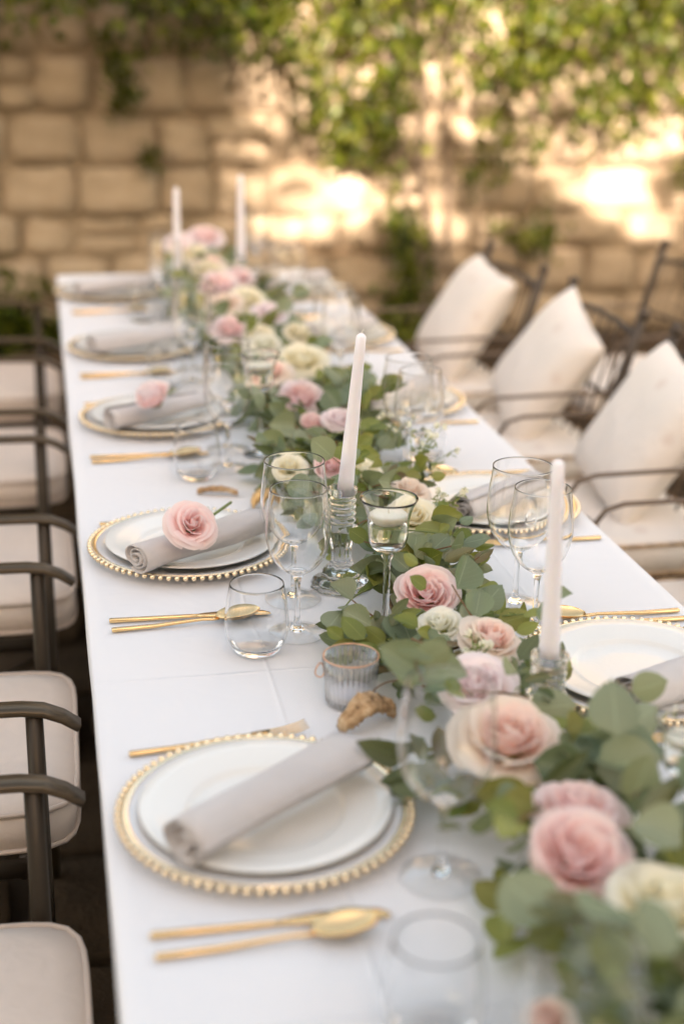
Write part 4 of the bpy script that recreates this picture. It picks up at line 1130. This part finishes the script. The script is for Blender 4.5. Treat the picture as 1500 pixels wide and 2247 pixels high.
# ------------------------------------------------------------------ iron chairs with pillows on the right
IC = {}
def iron_parts():
    v, f, r1, r2 = pad(.46, .46, .07, .016, seed=5); IC['cushion'] = me_new('seat_cushion', v, f, 'pillow')
    g = G(); piping(g, r1, .0045); piping(g, r2, .0045); IC['piping'] = g.mesh('piping', 'bark')
    IC['arm'] = G().add(*tube([(.0, 0, .62), (.02, 0, .648), (.06, 0, .66), (.25, 0, .662), (.40, 0, .655)], .0055, 8)).mesh('armrest', 'iron_arm')
    IC['leg'] = G().add(*tube([(.02, 0, 0), (.015, 0, .3), (.0, 0, .5), (.0, 0, .622)], .0065, 8)).mesh('front_leg', 'iron_arm')
    IC['post'] = G().add(*tube([(.42, 0, 0), (.33, 0, .38), (.34, 0, .5), (.41, 0, .74), (.44, 0, .85)], [.012, .013, .014, .014, .013], 8)).mesh('back_post', 'iron')
    IC['knob'] = G().add(*lathe([(0, -.02), (.013, -.012), (.016, 0), (.012, .012), (0, .02)], 10)).mesh('finial', 'iron')
    IC['top'] = G().add(*tube([(.43, -.235, .81), (.436, -.1, .822), (.437, 0, .825), (.436, .1, .822), (.43, .235, .81)], .009, 8)).mesh('top_rail', 'iron')
    IC['mid'] = G().add(*tube([(.385, -.235, .64), (.385, .235, .64)], .006, 6)).mesh('back_rail', 'iron')
    IC['bar'] = G().add(*tube([(.345, 0, .5), (.41, 0, .73), (.434, 0, .82)], .0036, 6)).mesh('back_bar', 'iron')
    g = G()
    for y in (-.235, .235): g.add(*tube([(.005, y, .40), (.335, y, .40)], .008, 6))
    for x in (.005, .1, .2, .335): g.add(*tube([(x, -.235, .40), (x, .235, .40)], .006, 6))
    IC['frame'] = g.mesh('seat_frame', 'iron')
    g = G()
    for s in (0,):
        g.add(*tube([(.02+.05*math.sin(a)*1.0, s*.235, .52+.05*math.cos(a)) for a in [i*PI/8 for i in range(12)]], .005, 6))
    IC['scroll'] = g.mesh('scroll', 'iron')
    # soft square throw pillow with slightly frilled edge
    n = 22; v = []; f = []
    for side in (1, -1):
        for j in range(n+1):
            for i in range(n+1):
                a, b = -1+2*i/n, -1+2*j/n
                m_ = max(abs(a), abs(b)); pinch = 1-.055*(1-min(abs(a), abs(b))**2)*m_**3
                fr = .0035*math.sin(b*9+a*7)*max(0, (m_-.7)/.3)**2
                x, y = a*.19*pinch, b*.19*pinch
                h = .066*max(0, (1-a**4))**.6*max(0, (1-b**4))**.6
                v.append((x+fr*.6, y+fr*.6, side*(h+.002)+.008*nz(a*2, b*2, side)*(1-m_)))
    o_ = (n+1)**2
    for j in range(n):
        for i in range(n):
            a = j*(n+1)+i; f.append((a, a+1, a+n+2, a+n+1)); b = a+o_; f.append((b+1, b, b+n+1, b+n+2))
    ring = [i for i in range(n+1)] + [j*(n+1)+n for j in range(1, n+1)] + [n*(n+1)+i for i in range(n-1, -1, -1)] + [j*(n+1) for j in range(n-1, 0, -1)]
    for k in range(len(ring)):
        k2 = (k+1) % len(ring); f.append((ring[k2], ring[k], ring[k]+o_, ring[k2]+o_))
    IC['pillow'] = me_new('pillow', v, f, 'pillow')
iron_parts()
def iron_chair(x, y, label, rz=0, plabel=None, prot=0):
    t = thing('iron_chair', label, 'chair', (x, y, 0), (0, 0, rz), 'black iron chairs on the right side')
    c = ob('seat_cushion', IC['cushion'], t, (.165, 0, .452)); ob('piping', IC['piping'], c)
    ob('seat_frame', IC['frame'], t); ob('top_rail', IC['top'], t); ob('back_rail', IC['mid'], t); 
    for s in (-1, 1):
        ob('scroll', IC['scroll'], t, (0, s*.235, 0)); ob('armrest', IC['arm'], t, (0, s*.235, 0)); ob('front_leg', IC['leg'], t, (0, s*.235, 0))
        p = ob('back_post', IC['post'], t, (0, s*.235, 0)); ob('finial', IC['knob'], p, (.445, 0, .866))
    for k in range(7): ob('back_bar', IC['bar'], t, (0, (k-3)*.058, 0))
    if plabel:
        M = Matrix.Translation((x, y, 0)) @ Matrix.Rotation(rz, 4, 'Z') @ Matrix.Translation((.290, .03, .668)) @ Matrix.Rotation(R(-58), 4, 'Y') @ Matrix.Rotation(prot-.24, 4, 'Z')
        o = ob('pillow', IC['pillow'], None, mw=M); tag(o, plabel, 'pillow', 'cream pillows on the iron chairs')
iron_chair(1.02, 1.66, 'black iron chair nearest the front on the right, mostly outside the picture', 0, 'cream pillow on the nearest right chair', .05)
iron_chair(1.03, 2.33, 'black iron chair facing the second right place setting', R(-1), 'cream pillow on the chair facing the second right plate', -.06)
iron_chair(1.04, 2.985, 'black iron chair facing the third right place setting', R(1), 'cream pillow with pointed top, nearest of the three visible behind the table', .10)
iron_chair(1.02, 3.635, 'black iron chair facing the fourth right place setting', R(2), 'cream pillow, middle one of the three visible on the right', -.05)
iron_chair(.98, 4.30, 'black iron chair facing the last right place setting by the wall', R(3), 'cream pillow, farthest one of the three visible on the right', .16)
iron_chair(1.62, 4.25, 'spare black iron chair standing behind the right row', R(8))
